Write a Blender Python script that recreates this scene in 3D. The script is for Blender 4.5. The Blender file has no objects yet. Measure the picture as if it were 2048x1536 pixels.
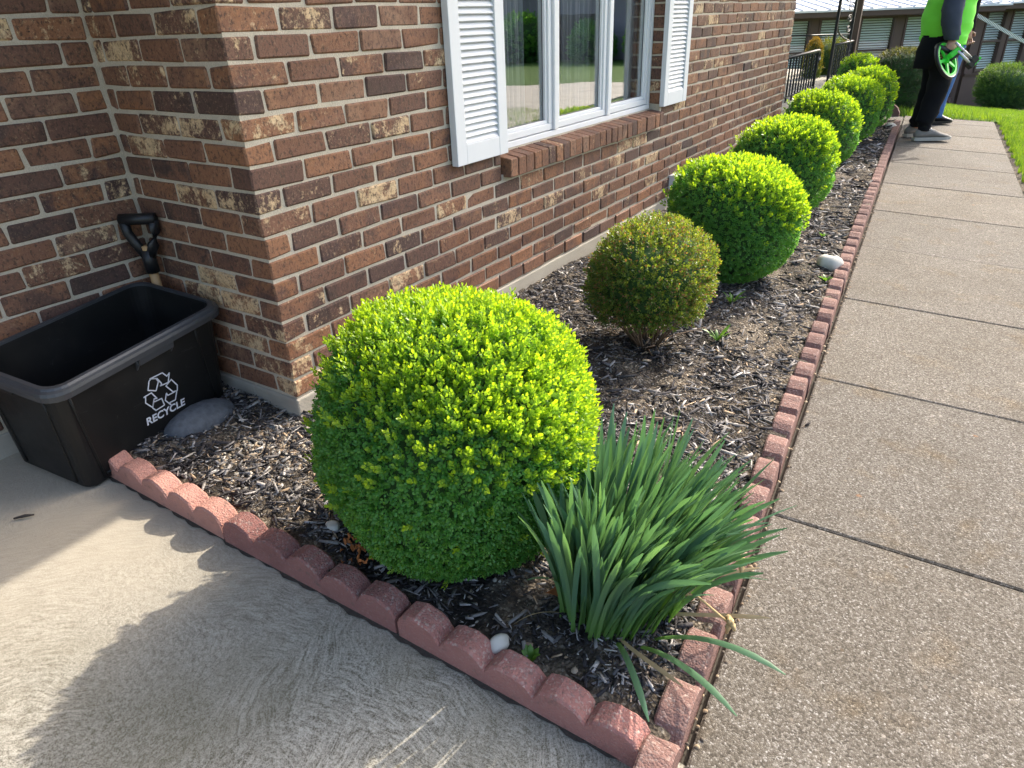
import bpy, bmesh, math, random
import numpy as np
from mathutils import Vector, Matrix
from math import radians, sin, cos, pi

random.seed(7)
RNG = np.random.default_rng(11)
SC = bpy.context.scene
COL = SC.collection

# ------------------------------------------------------------------ camera, sky, sun, exposure
YAW, PITCH, ROLL = -0.6005, -0.4870, -0.0387
cf = Vector((sin(YAW)*cos(PITCH), cos(YAW)*cos(PITCH), sin(PITCH)))
cr = Vector((cos(YAW), -sin(YAW), 0)); cu = cr.cross(cf)
cr2 = cr*cos(ROLL) + cu*sin(ROLL); cu2 = -cr*sin(ROLL) + cu*cos(ROLL)
CAM = Vector((1.7281, -1.2533, 1.0914))
cam_d = bpy.data.cameras.new('camera'); cam = bpy.data.objects.new('camera', cam_d); COL.objects.link(cam)
M = Matrix((cr2, cu2, -cf)).transposed().to_4x4(); M.translation = CAM
cam.matrix_world = M
cam_d.sensor_width = 36; cam_d.lens = 1372.56/2048*36; cam_d.clip_start = 0.05; cam_d.clip_end = 600
SC.camera = cam

SUN_AZ, SUN_EL = radians(14), radians(38)
w = bpy.data.worlds.new('World'); SC.world = w; w.use_nodes = True
nt = w.node_tree; bg = nt.nodes['Background']
sky = nt.nodes.new('ShaderNodeTexSky'); sky.sky_type = 'NISHITA'; sky.sun_disc = False
sky.sun_elevation = SUN_EL; sky.sun_rotation = SUN_AZ; sky.air_density = 1.0; sky.dust_density = 4.5; sky.ozone_density = 1.0
nt.links.new(sky.outputs[0], bg.inputs[0]); bg.inputs[1].default_value = 0.15
sd = bpy.data.lights.new('sun', 'SUN'); sun = bpy.data.objects.new('sun', sd); COL.objects.link(sun)
sd.energy = 2.0; sd.angle = radians(0.53); sd.color = (1.0, 0.92, 0.80)
sdir = Vector((sin(SUN_AZ)*cos(SUN_EL), cos(SUN_AZ)*cos(SUN_EL), sin(SUN_EL)))
sun.rotation_euler = sdir.to_track_quat('Z', 'Y').to_euler(); sun.location = (3, 6, 8)
SC.view_settings.view_transform = 'Standard'; SC.view_settings.look = 'None'
SC.view_settings.exposure = 1.7; SC.view_settings.gamma = 1
SC.view_settings.use_curve_mapping = False

# ------------------------------------------------------------------ ground shape
def gz(x, y):
    x = np.clip(x, -3, 5); z = -0.11 - 0.048*np.minimum(x, 4)
    return z - np.clip(y - 9.6, 0, 12)*0.095*np.clip((4.2-x)/1.2, 0, 1)
WD = np.array((-0.0795, 0.9968)); WN = np.array((0.9968, 0.0795)); W0 = np.array((1.083, 5.07))   # walkway left edge
def walk_left(y): return W0[0] - (y - W0[1])*0.07976

# ------------------------------------------------------------------ helpers
def tag(o, label=None, cat=None, group=None, kind=None):
    if label: o['label'] = label
    if cat: o['category'] = cat
    if group: o['group'] = group
    if kind: o['kind'] = kind
    return o
def empty(name, loc=(0, 0, 0), parent=None):
    o = bpy.data.objects.new(name, None); o.location = loc; o.empty_display_size = 0.1
    COL.objects.link(o)
    if parent: o.parent = parent
    return o
def setp(o, parent):
    if parent is not None:
        o.parent = parent
        o.matrix_parent_inverse = Matrix.Translation(parent_loc(parent)).inverted()
def parent_loc(p):
    v = Vector(p.location); q = p
    return v if p.parent is None else world_loc(p)
def world_loc(p):
    bpy.context.view_layer.update() if False else None
    v = Vector(p.location)
    if p.parent is not None:
        v = p.matrix_parent_inverse @ v
        v = world_loc(p.parent) + v
    return v
def link(name, me, mats, parent=None):
    for m in (mats if isinstance(mats, (list, tuple)) else [mats]): me.materials.append(m)
    o = bpy.data.objects.new(name, me); COL.objects.link(o); setp(o, parent)
    return o
def mesh(name, V, F, mats, parent=None, smooth=False, attrs=None, matidx=None, center=False):
    """verts in world coordinates; center=True moves the origin to the middle"""
    V = np.asarray(V, float)
    off = None
    if center:
        off = (V.min(0)+V.max(0))/2; V = V-off
    me = bpy.data.meshes.new(name)
    if isinstance(F, np.ndarray):
        n, k = F.shape
        me.vertices.add(len(V)); me.vertices.foreach_set('co', V.astype(np.float32).ravel())
        me.loops.add(n*k); me.loops.foreach_set('vertex_index', F.astype(np.int32).ravel())
        me.polygons.add(n); me.polygons.foreach_set('loop_start', np.arange(0, n*k, k, dtype=np.int32))
        me.polygons.foreach_set('loop_total', np.full(n, k, np.int32))
    else:
        me.from_pydata([tuple(v) for v in V], [], [list(f) for f in F])
    if matidx is not None: me.polygons.foreach_set('material_index', np.asarray(matidx, np.int32))
    if smooth: me.polygons.foreach_set('use_smooth', np.ones(len(me.polygons), bool))
    me.update(calc_edges=True)
    for k, a in (attrs or {}).items():
        a = np.asarray(a, np.float32)
        if a.ndim == 1:
            at = me.attributes.new(k, 'FLOAT', 'POINT'); at.data.foreach_set('value', a)
        else:
            at = me.attributes.new(k, 'FLOAT_COLOR', 'POINT')
            at.data.foreach_set('color', np.concatenate([a[:, :3], np.ones((len(a), 1), np.float32)], 1).ravel())
    o = link(name, me, mats, parent)
    if off is not None:
        o.location = off
    return o
class MB:
    def __init__(s): s.V = []; s.F = []; s.n = 0
    def add(s, V, F):
        V = np.asarray(V, float); s.V.append(V); s.F += [[i+s.n for i in f] for f in F]; s.n += len(V); return s
    def box(s, a, b, bev=0):
        x0, y0, z0 = a; x1, y1, z1 = b
        V = [(x0,y0,z0),(x1,y0,z0),(x1,y1,z0),(x0,y1,z0),(x0,y0,z1),(x1,y0,z1),(x1,y1,z1),(x0,y1,z1)]
        return s.add(V, [(0,3,2,1),(4,5,6,7),(0,1,5,4),(1,2,6,5),(2,3,7,6),(3,0,4,7)])
    def obox(s, c, ax, ay, az):
        c, ax, ay, az = (np.asarray(q, float) for q in (c, ax, ay, az))
        V = [c+i*ax+j*ay+k*az for k in (-1, 1) for (i, j) in ((-1,-1),(1,-1),(1,1),(-1,1))]
        return s.add(V, [(0,3,2,1),(4,5,6,7),(0,1,5,4),(1,2,6,5),(2,3,7,6),(3,0,4,7)])
    def tube(s, pts, r, n=8, cap=True, flat=None):
        pts = [np.asarray(p, float) for p in pts]; rr = r if hasattr(r, '__len__') else [r]*len(pts)
        up = np.array((0.13, 0.21, 1.0)); rings = []
        for i, p in enumerate(pts):
            t = pts[min(i+1, len(pts)-1)] - pts[max(i-1, 0)]; t = t/np.linalg.norm(t)
            a = np.cross(t, up if abs(t[2]) < 0.93 else np.array((1.0, 0.2, 0))); a /= np.linalg.norm(a); b = np.cross(t, a)
            rings.append([p + rr[i]*(cos(2*pi*k/n)*a + sin(2*pi*k/n)*b) for k in range(n)])
        V = np.array(rings).reshape(-1, 3); F = []
        for i in range(len(pts)-1):
            for k in range(n):
                F.append((i*n+k, i*n+(k+1) % n, (i+1)*n+(k+1) % n, (i+1)*n+k))
        if cap: F += [tuple(range(n))[::-1], tuple((len(pts)-1)*n+k for k in range(n))]
        return s.add(V, F)
    def build(s, name, mats, parent=None, smooth=False, bevel=0, center=False, attrs=None):
        V = np.concatenate(s.V)
        o = mesh(name, V, s.F, mats, parent, smooth, attrs, center=center)
        if bevel:
            m = o.modifiers.new('bevel', 'BEVEL'); m.width = bevel; m.segments = 2; m.limit_method = 'ANGLE'; m.angle_limit = radians(40)
        return o
def loft(rings, closed=True, cap=True):
    """rings: list of (n,3) arrays"""
    n = len(rings[0]); V = np.concatenate(rings); F = []
    for i in range(len(rings)-1):
        for k in range(n if closed else n-1):
            F.append((i*n+k, i*n+(k+1) % n, (i+1)*n+(k+1) % n, (i+1)*n+k))
    if cap: F += [tuple(range(n))[::-1], tuple((len(rings)-1)*n+k for k in range(n))]
    return V, F

# ------------------------------------------------------------------ node helpers
class NT:
    def __init__(s, name):
        s.m = bpy.data.materials.new(name); s.m.use_nodes = True; s.t = s.m.node_tree
        s.b = s.t.nodes['Principled BSDF']; s.out = s.t.nodes['Material Output']
        s._pos = None
    def n(s, typ, **kw):
        nd = s.t.nodes.new(typ)
        for k, v in kw.items(): setattr(nd, k, v)
        return nd
    def set(s, sock, v):
        if isinstance(v, bpy.types.NodeSocket): s.t.links.new(v, sock)
        elif isinstance(v, (tuple, list)) and sock.type == 'RGBA' and len(v) == 3: sock.default_value = (*v, 1)
        else: sock.default_value = v
    def pos(s):
        if s._pos is None: s._pos = s.n('ShaderNodeNewGeometry').outputs['Position']
        return s._pos
    def mapv(s, scale=(1, 1, 1), loc=(0, 0, 0), rot=(0, 0, 0), v=None):
        nd = s.n('ShaderNodeMapping'); s.set(nd.inputs[0], v if v is not None else s.pos())
        nd.inputs['Location'].default_value = loc; nd.inputs['Rotation'].default_value = rot; nd.inputs['Scale'].default_value = scale
        return nd.outputs[0]
    def noise(s, scale, detail=3, rough=0.55, v=None, dist=0, col=False):
        nd = s.n('ShaderNodeTexNoise'); s.set(nd.inputs['Vector'], v if v is not None else s.pos())
        nd.inputs['Scale'].default_value = scale; nd.inputs['Detail'].default_value = detail
        nd.inputs['Roughness'].default_value = rough; nd.inputs['Distortion'].default_value = dist
        return nd.outputs['Color' if col else 'Fac']
    def voro(s, scale, v=None, feature='F1', out='Distance', rand=1):
        nd = s.n('ShaderNodeTexVoronoi', feature=feature); s.set(nd.inputs['Vector'], v if v is not None else s.pos())
        nd.inputs['Scale'].default_value = scale; nd.inputs['Randomness'].default_value = rand
        return nd.outputs[out]
    def ramp(s, f, stops, interp='LINEAR'):
        nd = s.n('ShaderNodeValToRGB'); s.set(nd.inputs[0], f); r = nd.color_ramp; r.interpolation = interp
        while len(r.elements) < len(stops): r.elements.new(0.5)
        for e, (p, c) in zip(r.elements, stops):
            e.position = p; e.color = (*c, 1) if isinstance(c, (tuple, list)) else (c, c, c, 1)
        return nd.outputs[0]
    def mix(s, f, a, b, blend='MIX'):
        nd = s.n('ShaderNodeMix', data_type='RGBA', blend_type=blend)
        s.set(nd.inputs[0], f); s.set(nd.inputs[6], a); s.set(nd.inputs[7], b)
        return nd.outputs[2]
    def math(s, op, a, b=0.0, c=None, clamp=False):
        nd = s.n('ShaderNodeMath', operation=op, use_clamp=clamp); s.set(nd.inputs[0], a); s.set(nd.inputs[1], b)
        if c is not None: s.set(nd.inputs[2], c)
        return nd.outputs[0]
    def sep(s, v, i):
        nd = s.n('ShaderNodeSeparateXYZ'); s.set(nd.inputs[0], v); return nd.outputs[i]
    def attr(s, name, out='Color'):
        nd = s.n('ShaderNodeAttribute', attribute_name=name); return nd.outputs[out]
    def objrand(s): return s.n('ShaderNodeObjectInfo').outputs['Random']
    def bump(s, h, strength=0.5, dist=0.01, normal=None):
        nd = s.n('ShaderNodeBump'); s.set(nd.inputs['Height'], h); nd.inputs['Strength'].default_value = strength
        nd.inputs['Distance'].default_value = dist
        if normal is not None: s.set(nd.inputs['Normal'], normal)
        return nd.outputs[0]
    def fin(s, col=None, rough=None, normal=None, spec=None, metal=None):
        if col is not None: s.set(s.b.inputs['Base Color'], col)
        if rough is not None: s.set(s.b.inputs['Roughness'], rough)
        if normal is not None: s.set(s.b.inputs['Normal'], normal)
        if spec is not None: s.b.inputs['Specular IOR Level'].default_value = spec
        if metal is not None: s.b.inputs['Metallic'].default_value = metal
        return s.m
def plain(name, col, rough=0.6, var=0.12, scale=8, bump=0.0, bscale=60, spec=0.5, metal=0.0):
    t = NT(name); f = t.noise(scale, 4)
    c = t.mix(f, tuple(q*(1-var) for q in col), tuple(min(1, q*(1+var)) for q in col))
    nrm = t.bump(t.noise(bscale, 3), bump, 0.004) if bump else None
    return t.fin(c, rough, nrm, spec, metal)
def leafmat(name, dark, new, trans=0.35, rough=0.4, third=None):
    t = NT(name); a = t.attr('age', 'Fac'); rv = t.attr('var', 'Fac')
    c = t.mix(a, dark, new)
    if third: c = t.mix(t.math('GREATER_THAN', rv, 0.86), c, third)
    c = t.mix(t.math('MULTIPLY', rv, 0.45), c, t.mix(1.0, c, (0.6, 0.65, 0.6), 'MULTIPLY'))
    t.fin(c, rough, spec=0.45)
    tr = t.n('ShaderNodeBsdfTranslucent'); t.set(tr.inputs[0], t.mix(1.0, c, (1.9, 1.75, 0.8), 'MULTIPLY'))
    mx = t.n('ShaderNodeMixShader'); mx.inputs[0].default_value = trans
    t.t.links.new(t.b.outputs[0], mx.inputs[1]); t.t.links.new(tr.outputs[0], mx.inputs[2]); t.t.links.new(mx.outputs[0], t.out.inputs[0])
    return t.m

# ------------------------------------------------------------------ materials
def brick_mat():
    t = NT('fired_brick'); tone = t.attr('tone'); nd = t.n('ShaderNodeSeparateColor'); t.set(nd.inputs[0], tone)
    r, g, b = nd.outputs[0], nd.outputs[1], nd.outputs[2]
    off = t.n('ShaderNodeVectorMath', operation='ADD'); t.set(off.inputs[0], t.pos())
    cmb = t.n('ShaderNodeCombineXYZ'); t.set(cmb.inputs[0], t.math('MULTIPLY', b, 17.0)); t.set(cmb.inputs[1], t.math('MULTIPLY', r, 9.0)); t.set(cmb.inputs[2], t.math('MULTIPLY', g, 5.0))
    t.set(off.inputs[1], cmb.outputs[0]); v = off.outputs[0]
    base = t.ramp(r, [(0, (0.064, 0.041, 0.036)), (0.25, (0.120, 0.064, 0.046)), (0.55, (0.205, 0.097, 0.055)), (0.8, (0.262, 0.120, 0.058)), (1.0, (0.245, 0.140, 0.090))])
    cloud = t.noise(11, 5, 0.65, v, 0.6)
    c = t.mix(t.ramp(cloud, [(0.40, 0.0), (0.62, 0.95)]), base, t.mix(t.math('MULTIPLY', b, 0.9), (0.060, 0.038, 0.040), (0.29, 0.14, 0.078)))
    # flashed cream patches
    pn = t.math('ADD', t.math('MULTIPLY', t.noise(17, 5, 0.72, t.mapv((1, 1, 0.8), v=v), 0.35), 0.72), t.math('MULTIPLY', t.noise(85, 4, 0.7, v), 0.28))
    thr = t.math('SUBTRACT', 0.69, t.math('MULTIPLY', g, 0.235))
    pm = t.math('MULTIPLY', t.math('SUBTRACT', pn, thr), 14.0, clamp=True)
    cream = t.mix(t.noise(40, 3, v=v), (0.50, 0.32, 0.16), (0.62, 0.50, 0.33))
    c = t.mix(pm, c, cream)
    # dense dark and tan speckle of the wire-cut face
    sp = t.noise(95, 4, 0.75, t.mapv((1, 1, 0.75), v=v), 0.4)
    c = t.mix(t.ramp(sp, [(0.50, 0.0), (0.63, 0.80)]), c, (0.040, 0.027, 0.024))
    c = t.mix(t.math('MULTIPLY', t.ramp(t.noise(120, 4, 0.75, t.mapv(loc=(3, 1, 2), v=v), 0.3), [(0.55, 0.0), (0.70, 0.8)]), t.math('MULTIPLY_ADD', g, 0.9, 0.25)), c, (0.42, 0.285, 0.17))
    # small dark iron pits
    pit = t.ramp(t.voro(42, v), [(0.06, 1.0), (0.11, 0.0)])
    pit = t.math('MULTIPLY', pit, t.ramp(t.noise(30, 1, v=v), [(0.52, 0.0), (0.58, 1.0)]))
    c = t.mix(pit, c, (0.012, 0.010, 0.010))
    c = t.mix(t.ramp(t.noise(220, 2), [(0.35, 0.0), (0.7, 0.35)]), c, t.mix(1.0, c, (1.5, 1.4, 1.3), 'MULTIPLY'))
    h = t.math('ADD', t.math('MULTIPLY', t.noise(130, 5, 0.7), 0.6), t.math('MULTIPLY', t.noise(45, 4, 0.6, v), 0.7))
    h = t.math('SUBTRACT', h, t.math('MULTIPLY', pit, 0.6))
    return t.fin(c, t.ramp(cloud, [(0.3, 0.62), (0.7, 0.85)]), t.bump(h, 0.55, 0.0045), 0.35)
def mortar_mat():
    t = NT('mortar'); n = t.noise(14, 5, 0.6)
    c = t.mix(n, (0.43, 0.375, 0.29), (0.62, 0.555, 0.45)); c = t.mix(t.ramp(t.noise(300, 2), [(0.4, 0.0), (0.75, 0.4)]), c, (0.2, 0.18, 0.15))
    return t.fin(c, 0.95, t.bump(t.noise(180, 4), 0.6, 0.004), 0.2)
def walk_mat():
    t = NT('exposed_aggregate'); p = t.mapv((1, 1, 1))
    cell = t.n('ShaderNodeSeparateColor'); t.set(cell.inputs[0], t.voro(250, p, out='Color'))
    c = t.ramp(cell.outputs[0], [(0.0, (0.075, 0.065, 0.053)), (0.25, (0.135, 0.119, 0.097)), (0.5, (0.182, 0.164, 0.137)), (0.75, (0.232, 0.213, 0.184)), (0.93, (0.30, 0.282, 0.254)), (1.0, (0.42, 0.405, 0.38))])
    edge = t.voro(250, p, 'DISTANCE_TO_EDGE')
    c = t.mix(t.ramp(edge, [(0.0, 0.65), (0.16, 0.0)]), c, (0.07, 0.06, 0.05))
    big = t.voro(46, p, out='Distance'); bigc = t.n('ShaderNodeSeparateColor'); t.set(bigc.inputs[0], t.voro(46, p, out='Color'))
    c = t.mix(t.math('MULTIPLY', t.ramp(big, [(0.16, 1.0), (0.26, 0.0)]), t.math('GREATER_THAN', bigc.outputs[1], 0.88)), c, t.mix(bigc.outputs[0], (0.36, 0.33, 0.29), (0.12, 0.09, 0.06)))
    st = t.noise(2.3, 6, 0.62); c = t.mix(t.ramp(st, [(0.35, 0.5), (0.62, 0.0)]), c, t.mix(1.0, c, (0.66, 0.62, 0.55), 'MULTIPLY'))
    c = t.mix(t.ramp(t.noise(5.5, 4, 0.6), [(0.56, 0.0), (0.72, 0.55)]), c, t.mix(1.0, c, (1.05, 0.86, 0.58), 'MULTIPLY'))
    c = t.mix(t.ramp(t.noise(13, 3, 0.6, t.mapv(loc=(4, 2, 0))), [(0.60, 0.0), (0.70, 0.6)]), c, t.mix(1.0, c, (1.35, 1.33, 1.3), 'MULTIPLY'))
    rs = t.voro(3.4, t.mapv(loc=(0.9, 0.2, 0))); rs = t.math('ADD', rs, t.math('MULTIPLY', t.noise(70, 3), 0.045))
    c = t.mix(t.ramp(rs, [(0.040, 0.6), (0.058, 0.0)]), c, (0.36, 0.16, 0.06))
    c = t.mix(1.0, c, t.mix(t.objrand(), (0.71, 0.71, 0.72), (0.85, 0.835, 0.815)), 'MULTIPLY')
    h = t.math('ADD', edge, t.math('MULTIPLY', t.noise(60, 4), 0.35))
    return t.fin(c, 0.88, t.bump(h, 0.5, 0.004), 0.25)
def drive_mat():
    t = NT('swirl_finished_concrete'); p = t.pos()
    # overlapping arcs of the finishing broom
    hs = []
    wx, wy = t.sep(p, 0), t.sep(p, 1)
    warp = t.math('MULTIPLY', t.noise(3.2, 3, 0.5), 0.16)
    for k, (cx, cy) in enumerate(((1.05, -1.85), (-0.80, -1.60), (0.22, -1.02))):
        dx_ = t.math('SUBTRACT', wx, cx); dy_ = t.math('SUBTRACT', wy, cy)
        r_ = t.math('ADD', t.math('SQRT', t.math('ADD', t.math('MULTIPLY', dx_, dx_), t.math('MULTIPLY', dy_, dy_))), warp)
        th = t.math('ARCTAN2', dy_, dx_); cb = t.n('ShaderNodeCombineXYZ')
        t.set(cb.inputs[0], t.math('MULTIPLY', th, 30.0)); t.set(cb.inputs[1], t.math('MULTIPLY', r_, 135.0)); cb.inputs[2].default_value = 3.7*k
        hs.append(t.ramp(t.noise(1.0, 4, 0.72, cb.outputs[0], 0.5), [(0.36, 0.0), (0.64, 1.0)]))
    sel = t.noise(1.6, 2); m1 = t.ramp(sel, [(0.46, 0.0), (0.50, 1.0)]); m2 = t.ramp(t.noise(1.3, 2, v=t.mapv(loc=(3, 7, 1))), [(0.50, 0.0), (0.54, 1.0)])
    mx = t.mix(m1, hs[0], hs[1]); mx = t.mix(m2, mx, hs[2])
    rough = t.noise(190, 4, 0.75); fleck = t.noise(420, 2, 0.6)
    # weathered, worn zone towards the walk
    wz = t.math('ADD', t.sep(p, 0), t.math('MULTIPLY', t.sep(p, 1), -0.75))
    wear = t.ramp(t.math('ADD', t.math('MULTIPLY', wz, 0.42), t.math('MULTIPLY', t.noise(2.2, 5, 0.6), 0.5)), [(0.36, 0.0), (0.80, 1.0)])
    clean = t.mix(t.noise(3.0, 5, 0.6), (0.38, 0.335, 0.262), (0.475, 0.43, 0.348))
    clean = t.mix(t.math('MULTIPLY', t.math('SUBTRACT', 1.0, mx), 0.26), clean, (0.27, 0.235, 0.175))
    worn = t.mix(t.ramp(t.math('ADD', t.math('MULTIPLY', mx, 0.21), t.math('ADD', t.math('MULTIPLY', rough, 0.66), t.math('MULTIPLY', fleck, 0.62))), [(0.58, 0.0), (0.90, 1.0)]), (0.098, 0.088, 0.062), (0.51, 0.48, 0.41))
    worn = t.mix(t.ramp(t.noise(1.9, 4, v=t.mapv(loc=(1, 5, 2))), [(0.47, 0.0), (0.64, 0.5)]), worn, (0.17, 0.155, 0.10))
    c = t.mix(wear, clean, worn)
    c = t.mix(t.ramp(fleck, [(0.60, 0.0), (0.72, 0.5)]), c, (0.13, 0.11, 0.085))
    h = t.math('ADD', t.math('MULTIPLY', mx, 0.30), t.math('MULTIPLY', rough, 1.0))
    return t.fin(c, 0.88, t.bump(h, 0.5, 0.0018), 0.3)
def edging_mat(name, a, b, speck, amt):
    t = NT(name); rv = t.attr('rnd', 'Fac')
    c = t.mix(t.noise(9, 5, 0.6), a, b)
    vo = t.n('ShaderNodeSeparateColor'); t.set(vo.inputs[0], t.voro(210, out='Color'))
    sp = t.math('MULTIPLY', t.ramp(vo.outputs[0], [(0.60, 0.0), (0.9, 1.0)]), amt)
    top = t.ramp(t.sep(t.n('ShaderNodeNewGeometry').outputs['Normal'], 2), [(0.15, 0.25), (0.6, 1.0)])
    c = t.mix(t.math('MULTIPLY', sp, top), c, t.mix(vo.outputs[1], speck, (0.16, 0.10, 0.09)))
    c = t.mix(t.ramp(t.noise(5, 4, 0.7), [(0.5, 0.0), (0.75, 0.55)]), c, t.mix(1.0, c, (0.55, 0.5, 0.5), 'MULTIPLY'))
    c = t.mix(1.0, c, t.mix(t.objrand(), (0.82, 0.82, 0.84), (1.12, 1.10, 1.08)), 'MULTIPLY')
    c = t.mix(t.ramp(t.noise(21, 5, 0.75), [(0.58, 0.0), (0.68, 0.5)]), c, (0.13, 0.105, 0.085))
    h = t.math('ADD', t.math('MULTIPLY', t.voro(210), -0.5), t.noise(90, 5, 0.7))
    return t.fin(c, 0.9, t.bump(h, 0.75, 0.005), 0.25)
def mulchbed_mat():
    t = NT('soil_and_fines'); n = t.noise(6, 6, 0.65)
    gr = t.n('ShaderNodeSeparateColor'); t.set(gr.inputs[0], t.voro(150, out='Color'))
    soil = t.ramp(gr.outputs[0], [(0, (0.07, 0.056, 0.042)), (0.5, (0.14, 0.113, 0.085)), (0.85, (0.21, 0.175, 0.132)), (1, (0.36, 0.32, 0.26))])
    c = t.mix(t.ramp(n, [(0.40, 0.0), (0.56, 1.0)]), (0.030, 0.026, 0.023), soil)
    return t.fin(c, 0.95, t.bump(t.math('ADD', t.noise(120, 5, 0.7), t.voro(110)), 0.9, 0.008), 0.2)
def attrcol_mat(name, rough=0.8, bump=0.5, bscale=160, spec=0.3):
    t = NT(name); c = t.attr('tone'); c = t.mix(t.noise(bscale*0.6, 3), t.mix(1.0, c, (0.7, 0.7, 0.7), 'MULTIPLY'), t.mix(1.0, c, (1.2, 1.2, 1.2), 'MULTIPLY'))
    return t.fin(c, rough, t.bump(t.noise(bscale, 4), bump, 0.003), spec)
def conc_mat(name, a, b):
    t = NT(name); c = t.mix(t.noise(6, 6, 0.65), a, b)
    c = t.mix(t.ramp(t.noise(1.7, 5, 0.6, t.mapv((1, 1, 6))), [(0.5, 0.0), (0.7, 0.4)]), c, (0.16, 0.14, 0.11))
    return t.fin(c, 0.9, t.bump(t.noise(110, 5, 0.7), 0.5, 0.004), 0.25)
def vinyl_mat(name='white_vinyl', col=(0.72, 0.735, 0.75), grain=True):
    t = NT(name); c = t.mix(t.noise(3, 4), tuple(q*0.95 for q in col), col)
    c = t.mix(t.ramp(t.noise(9, 5, 0.7), [(0.55, 0.0), (0.8, 0.12)]), c, (0.5, 0.47, 0.42))
    w_ = t.noise(40, 3, v=t.mapv((1, 1, 0.06)))
    return t.fin(c, 0.5, t.bump(w_, 0.25 if grain else 0.05, 0.002), 0.4)
def glass_mat(name='window_glass', k=2.3, c0=0.06):
    t = NT(name)
    gl = t.n('ShaderNodeBsdfGlossy'); gl.inputs['Roughness'].default_value = 0.0; gl.inputs[0].default_value = (1, 1, 1, 1)
    tr = t.n('ShaderNodeBsdfTransparent'); tr.inputs[0].default_value = (0.93, 0.96, 0.95, 1)
    ge = t.n('ShaderNodeNewGeometry'); dt = t.n('ShaderNodeVectorMath', operation='DOT_PRODUCT'); t.set(dt.inputs[0], ge.outputs['Normal']); t.set(dt.inputs[1], ge.outputs['Incoming'])
    cs = t.math('ABSOLUTE', dt.outputs['Value']); sch = t.math('MULTIPLY_ADD', t.math('POWER', t.math('SUBTRACT', 1.0, cs), 5.0), 0.95, 0.045)
    wob = t.bump(t.noise(2.2, 2), 0.06, 0.01); t.set(gl.inputs['Normal'], wob)
    f = t.math('MULTIPLY_ADD', sch, k, c0, clamp=True)
    mx = t.n('ShaderNodeMixShader'); t.set(mx.inputs[0], f)
    t.t.links.new(tr.outputs[0], mx.inputs[1]); t.t.links.new(gl.outputs[0], mx.inputs[2]); t.t.links.new(mx.outputs[0], t.out.inputs[0])
    return t.m
def curtain_mat():
    t = NT('sheer_curtain'); c = t.mix(t.noise(3, 3), (0.36, 0.36, 0.41), (0.48, 0.48, 0.54)); t.fin(c, 0.9)
    tr = t.n('ShaderNodeBsdfTranslucent'); t.set(tr.inputs[0], c); tp = t.n('ShaderNodeBsdfTransparent')
    a = t.n('ShaderNodeMixShader'); a.inputs[0].default_value = 0.4; t.t.links.new(t.b.outputs[0], a.inputs[1]); t.t.links.new(tr.outputs[0], a.inputs[2])
    b = t.n('ShaderNodeMixShader'); b.inputs[0].default_value = 0.25; t.t.links.new(a.outputs[0], b.inputs[1]); t.t.links.new(tp.outputs[0], b.inputs[2])
    t.t.links.new(b.outputs[0], t.out.inputs[0]); return t.m
def grass_ground_mat():
    t = NT('lawn_turf'); n = t.noise(1.2, 6, 0.6); f = t.noise(90, 4, 0.7)
    c = t.mix(n, (0.06, 0.14, 0.018), (0.11, 0.215, 0.026)); c = t.mix(t.ramp(f, [(0.35, 0.6), (0.7, 0.0)]), c, (0.02, 0.035, 0.008))
    return t.fin(c, 0.9, t.bump(f, 0.8, 0.03), 0.2)
def strap_leaf_mat():
    t = NT('daffodil_leaf'); a = t.attr('age', 'Fac'); rv = t.objrand()
    c = t.mix(a, (0.15, 0.29, 0.05), t.mix(rv, (0.080, 0.175, 0.112), (0.125, 0.235, 0.120)))
    st = t.attr('vein', 'Fac'); c = t.mix(t.ramp(t.math('SINE', t.math('MULTIPLY', st, 40.0)), [(0.3, 0.0), (1.0, 0.25)]), c, t.mix(1.0, c, (1.5, 1.4, 1.4), 'MULTIPLY'))
    t.fin(c, 0.38, spec=0.5)
    tr = t.n('ShaderNodeBsdfTranslucent'); t.set(tr.inputs[0], t.mix(1.0, c, (1.6, 1.7, 0.7), 'MULTIPLY'))
    mx = t.n('ShaderNodeMixShader'); mx.inputs[0].default_value = 0.28
    t.t.links.new(t.b.outputs[0], mx.inputs[1]); t.t.links.new(tr.outputs[0], mx.inputs[2]); t.t.links.new(mx.outputs[0], t.out.inputs[0])
    return t.m
def plastic_mat():
    t = NT('black_plastic'); n = t.noise(7, 5, 0.65)
    c = t.mix(n, (0.005, 0.0055, 0.006), (0.012, 0.0125, 0.013))
    sc = t.noise(30, 6, 0.75, t.mapv((1, 0.35, 2.2)), 1.0); c = t.mix(t.ramp(sc, [(0.63, 0.0), (0.72, 0.45)]), c, (0.09, 0.09, 0.088))
    s2 = t.noise(1.0, 5, 0.8, t.mapv((160, 22, 9), rot=(0.3, 0.5, 0.2)), 0.6); c = t.mix(t.ramp(s2, [(0.64, 0.0), (0.70, 0.4)]), c, (0.10, 0.10, 0.098))
    d = t.noise(3.1, 4, 0.6); c = t.mix(t.ramp(d, [(0.5, 0.0), (0.75, 0.25)]), c, (0.06, 0.054, 0.045))
    return t.fin(c, t.ramp(n, [(0.3, 0.36), (0.7, 0.55)]), t.bump(t.noise(160, 3), 0.08, 0.002), 0.32)
def shingle_mat(): return plain('brown_shingle', (0.085, 0.062, 0.055), 0.9, 0.4, 30, 0.6, 80)

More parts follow.
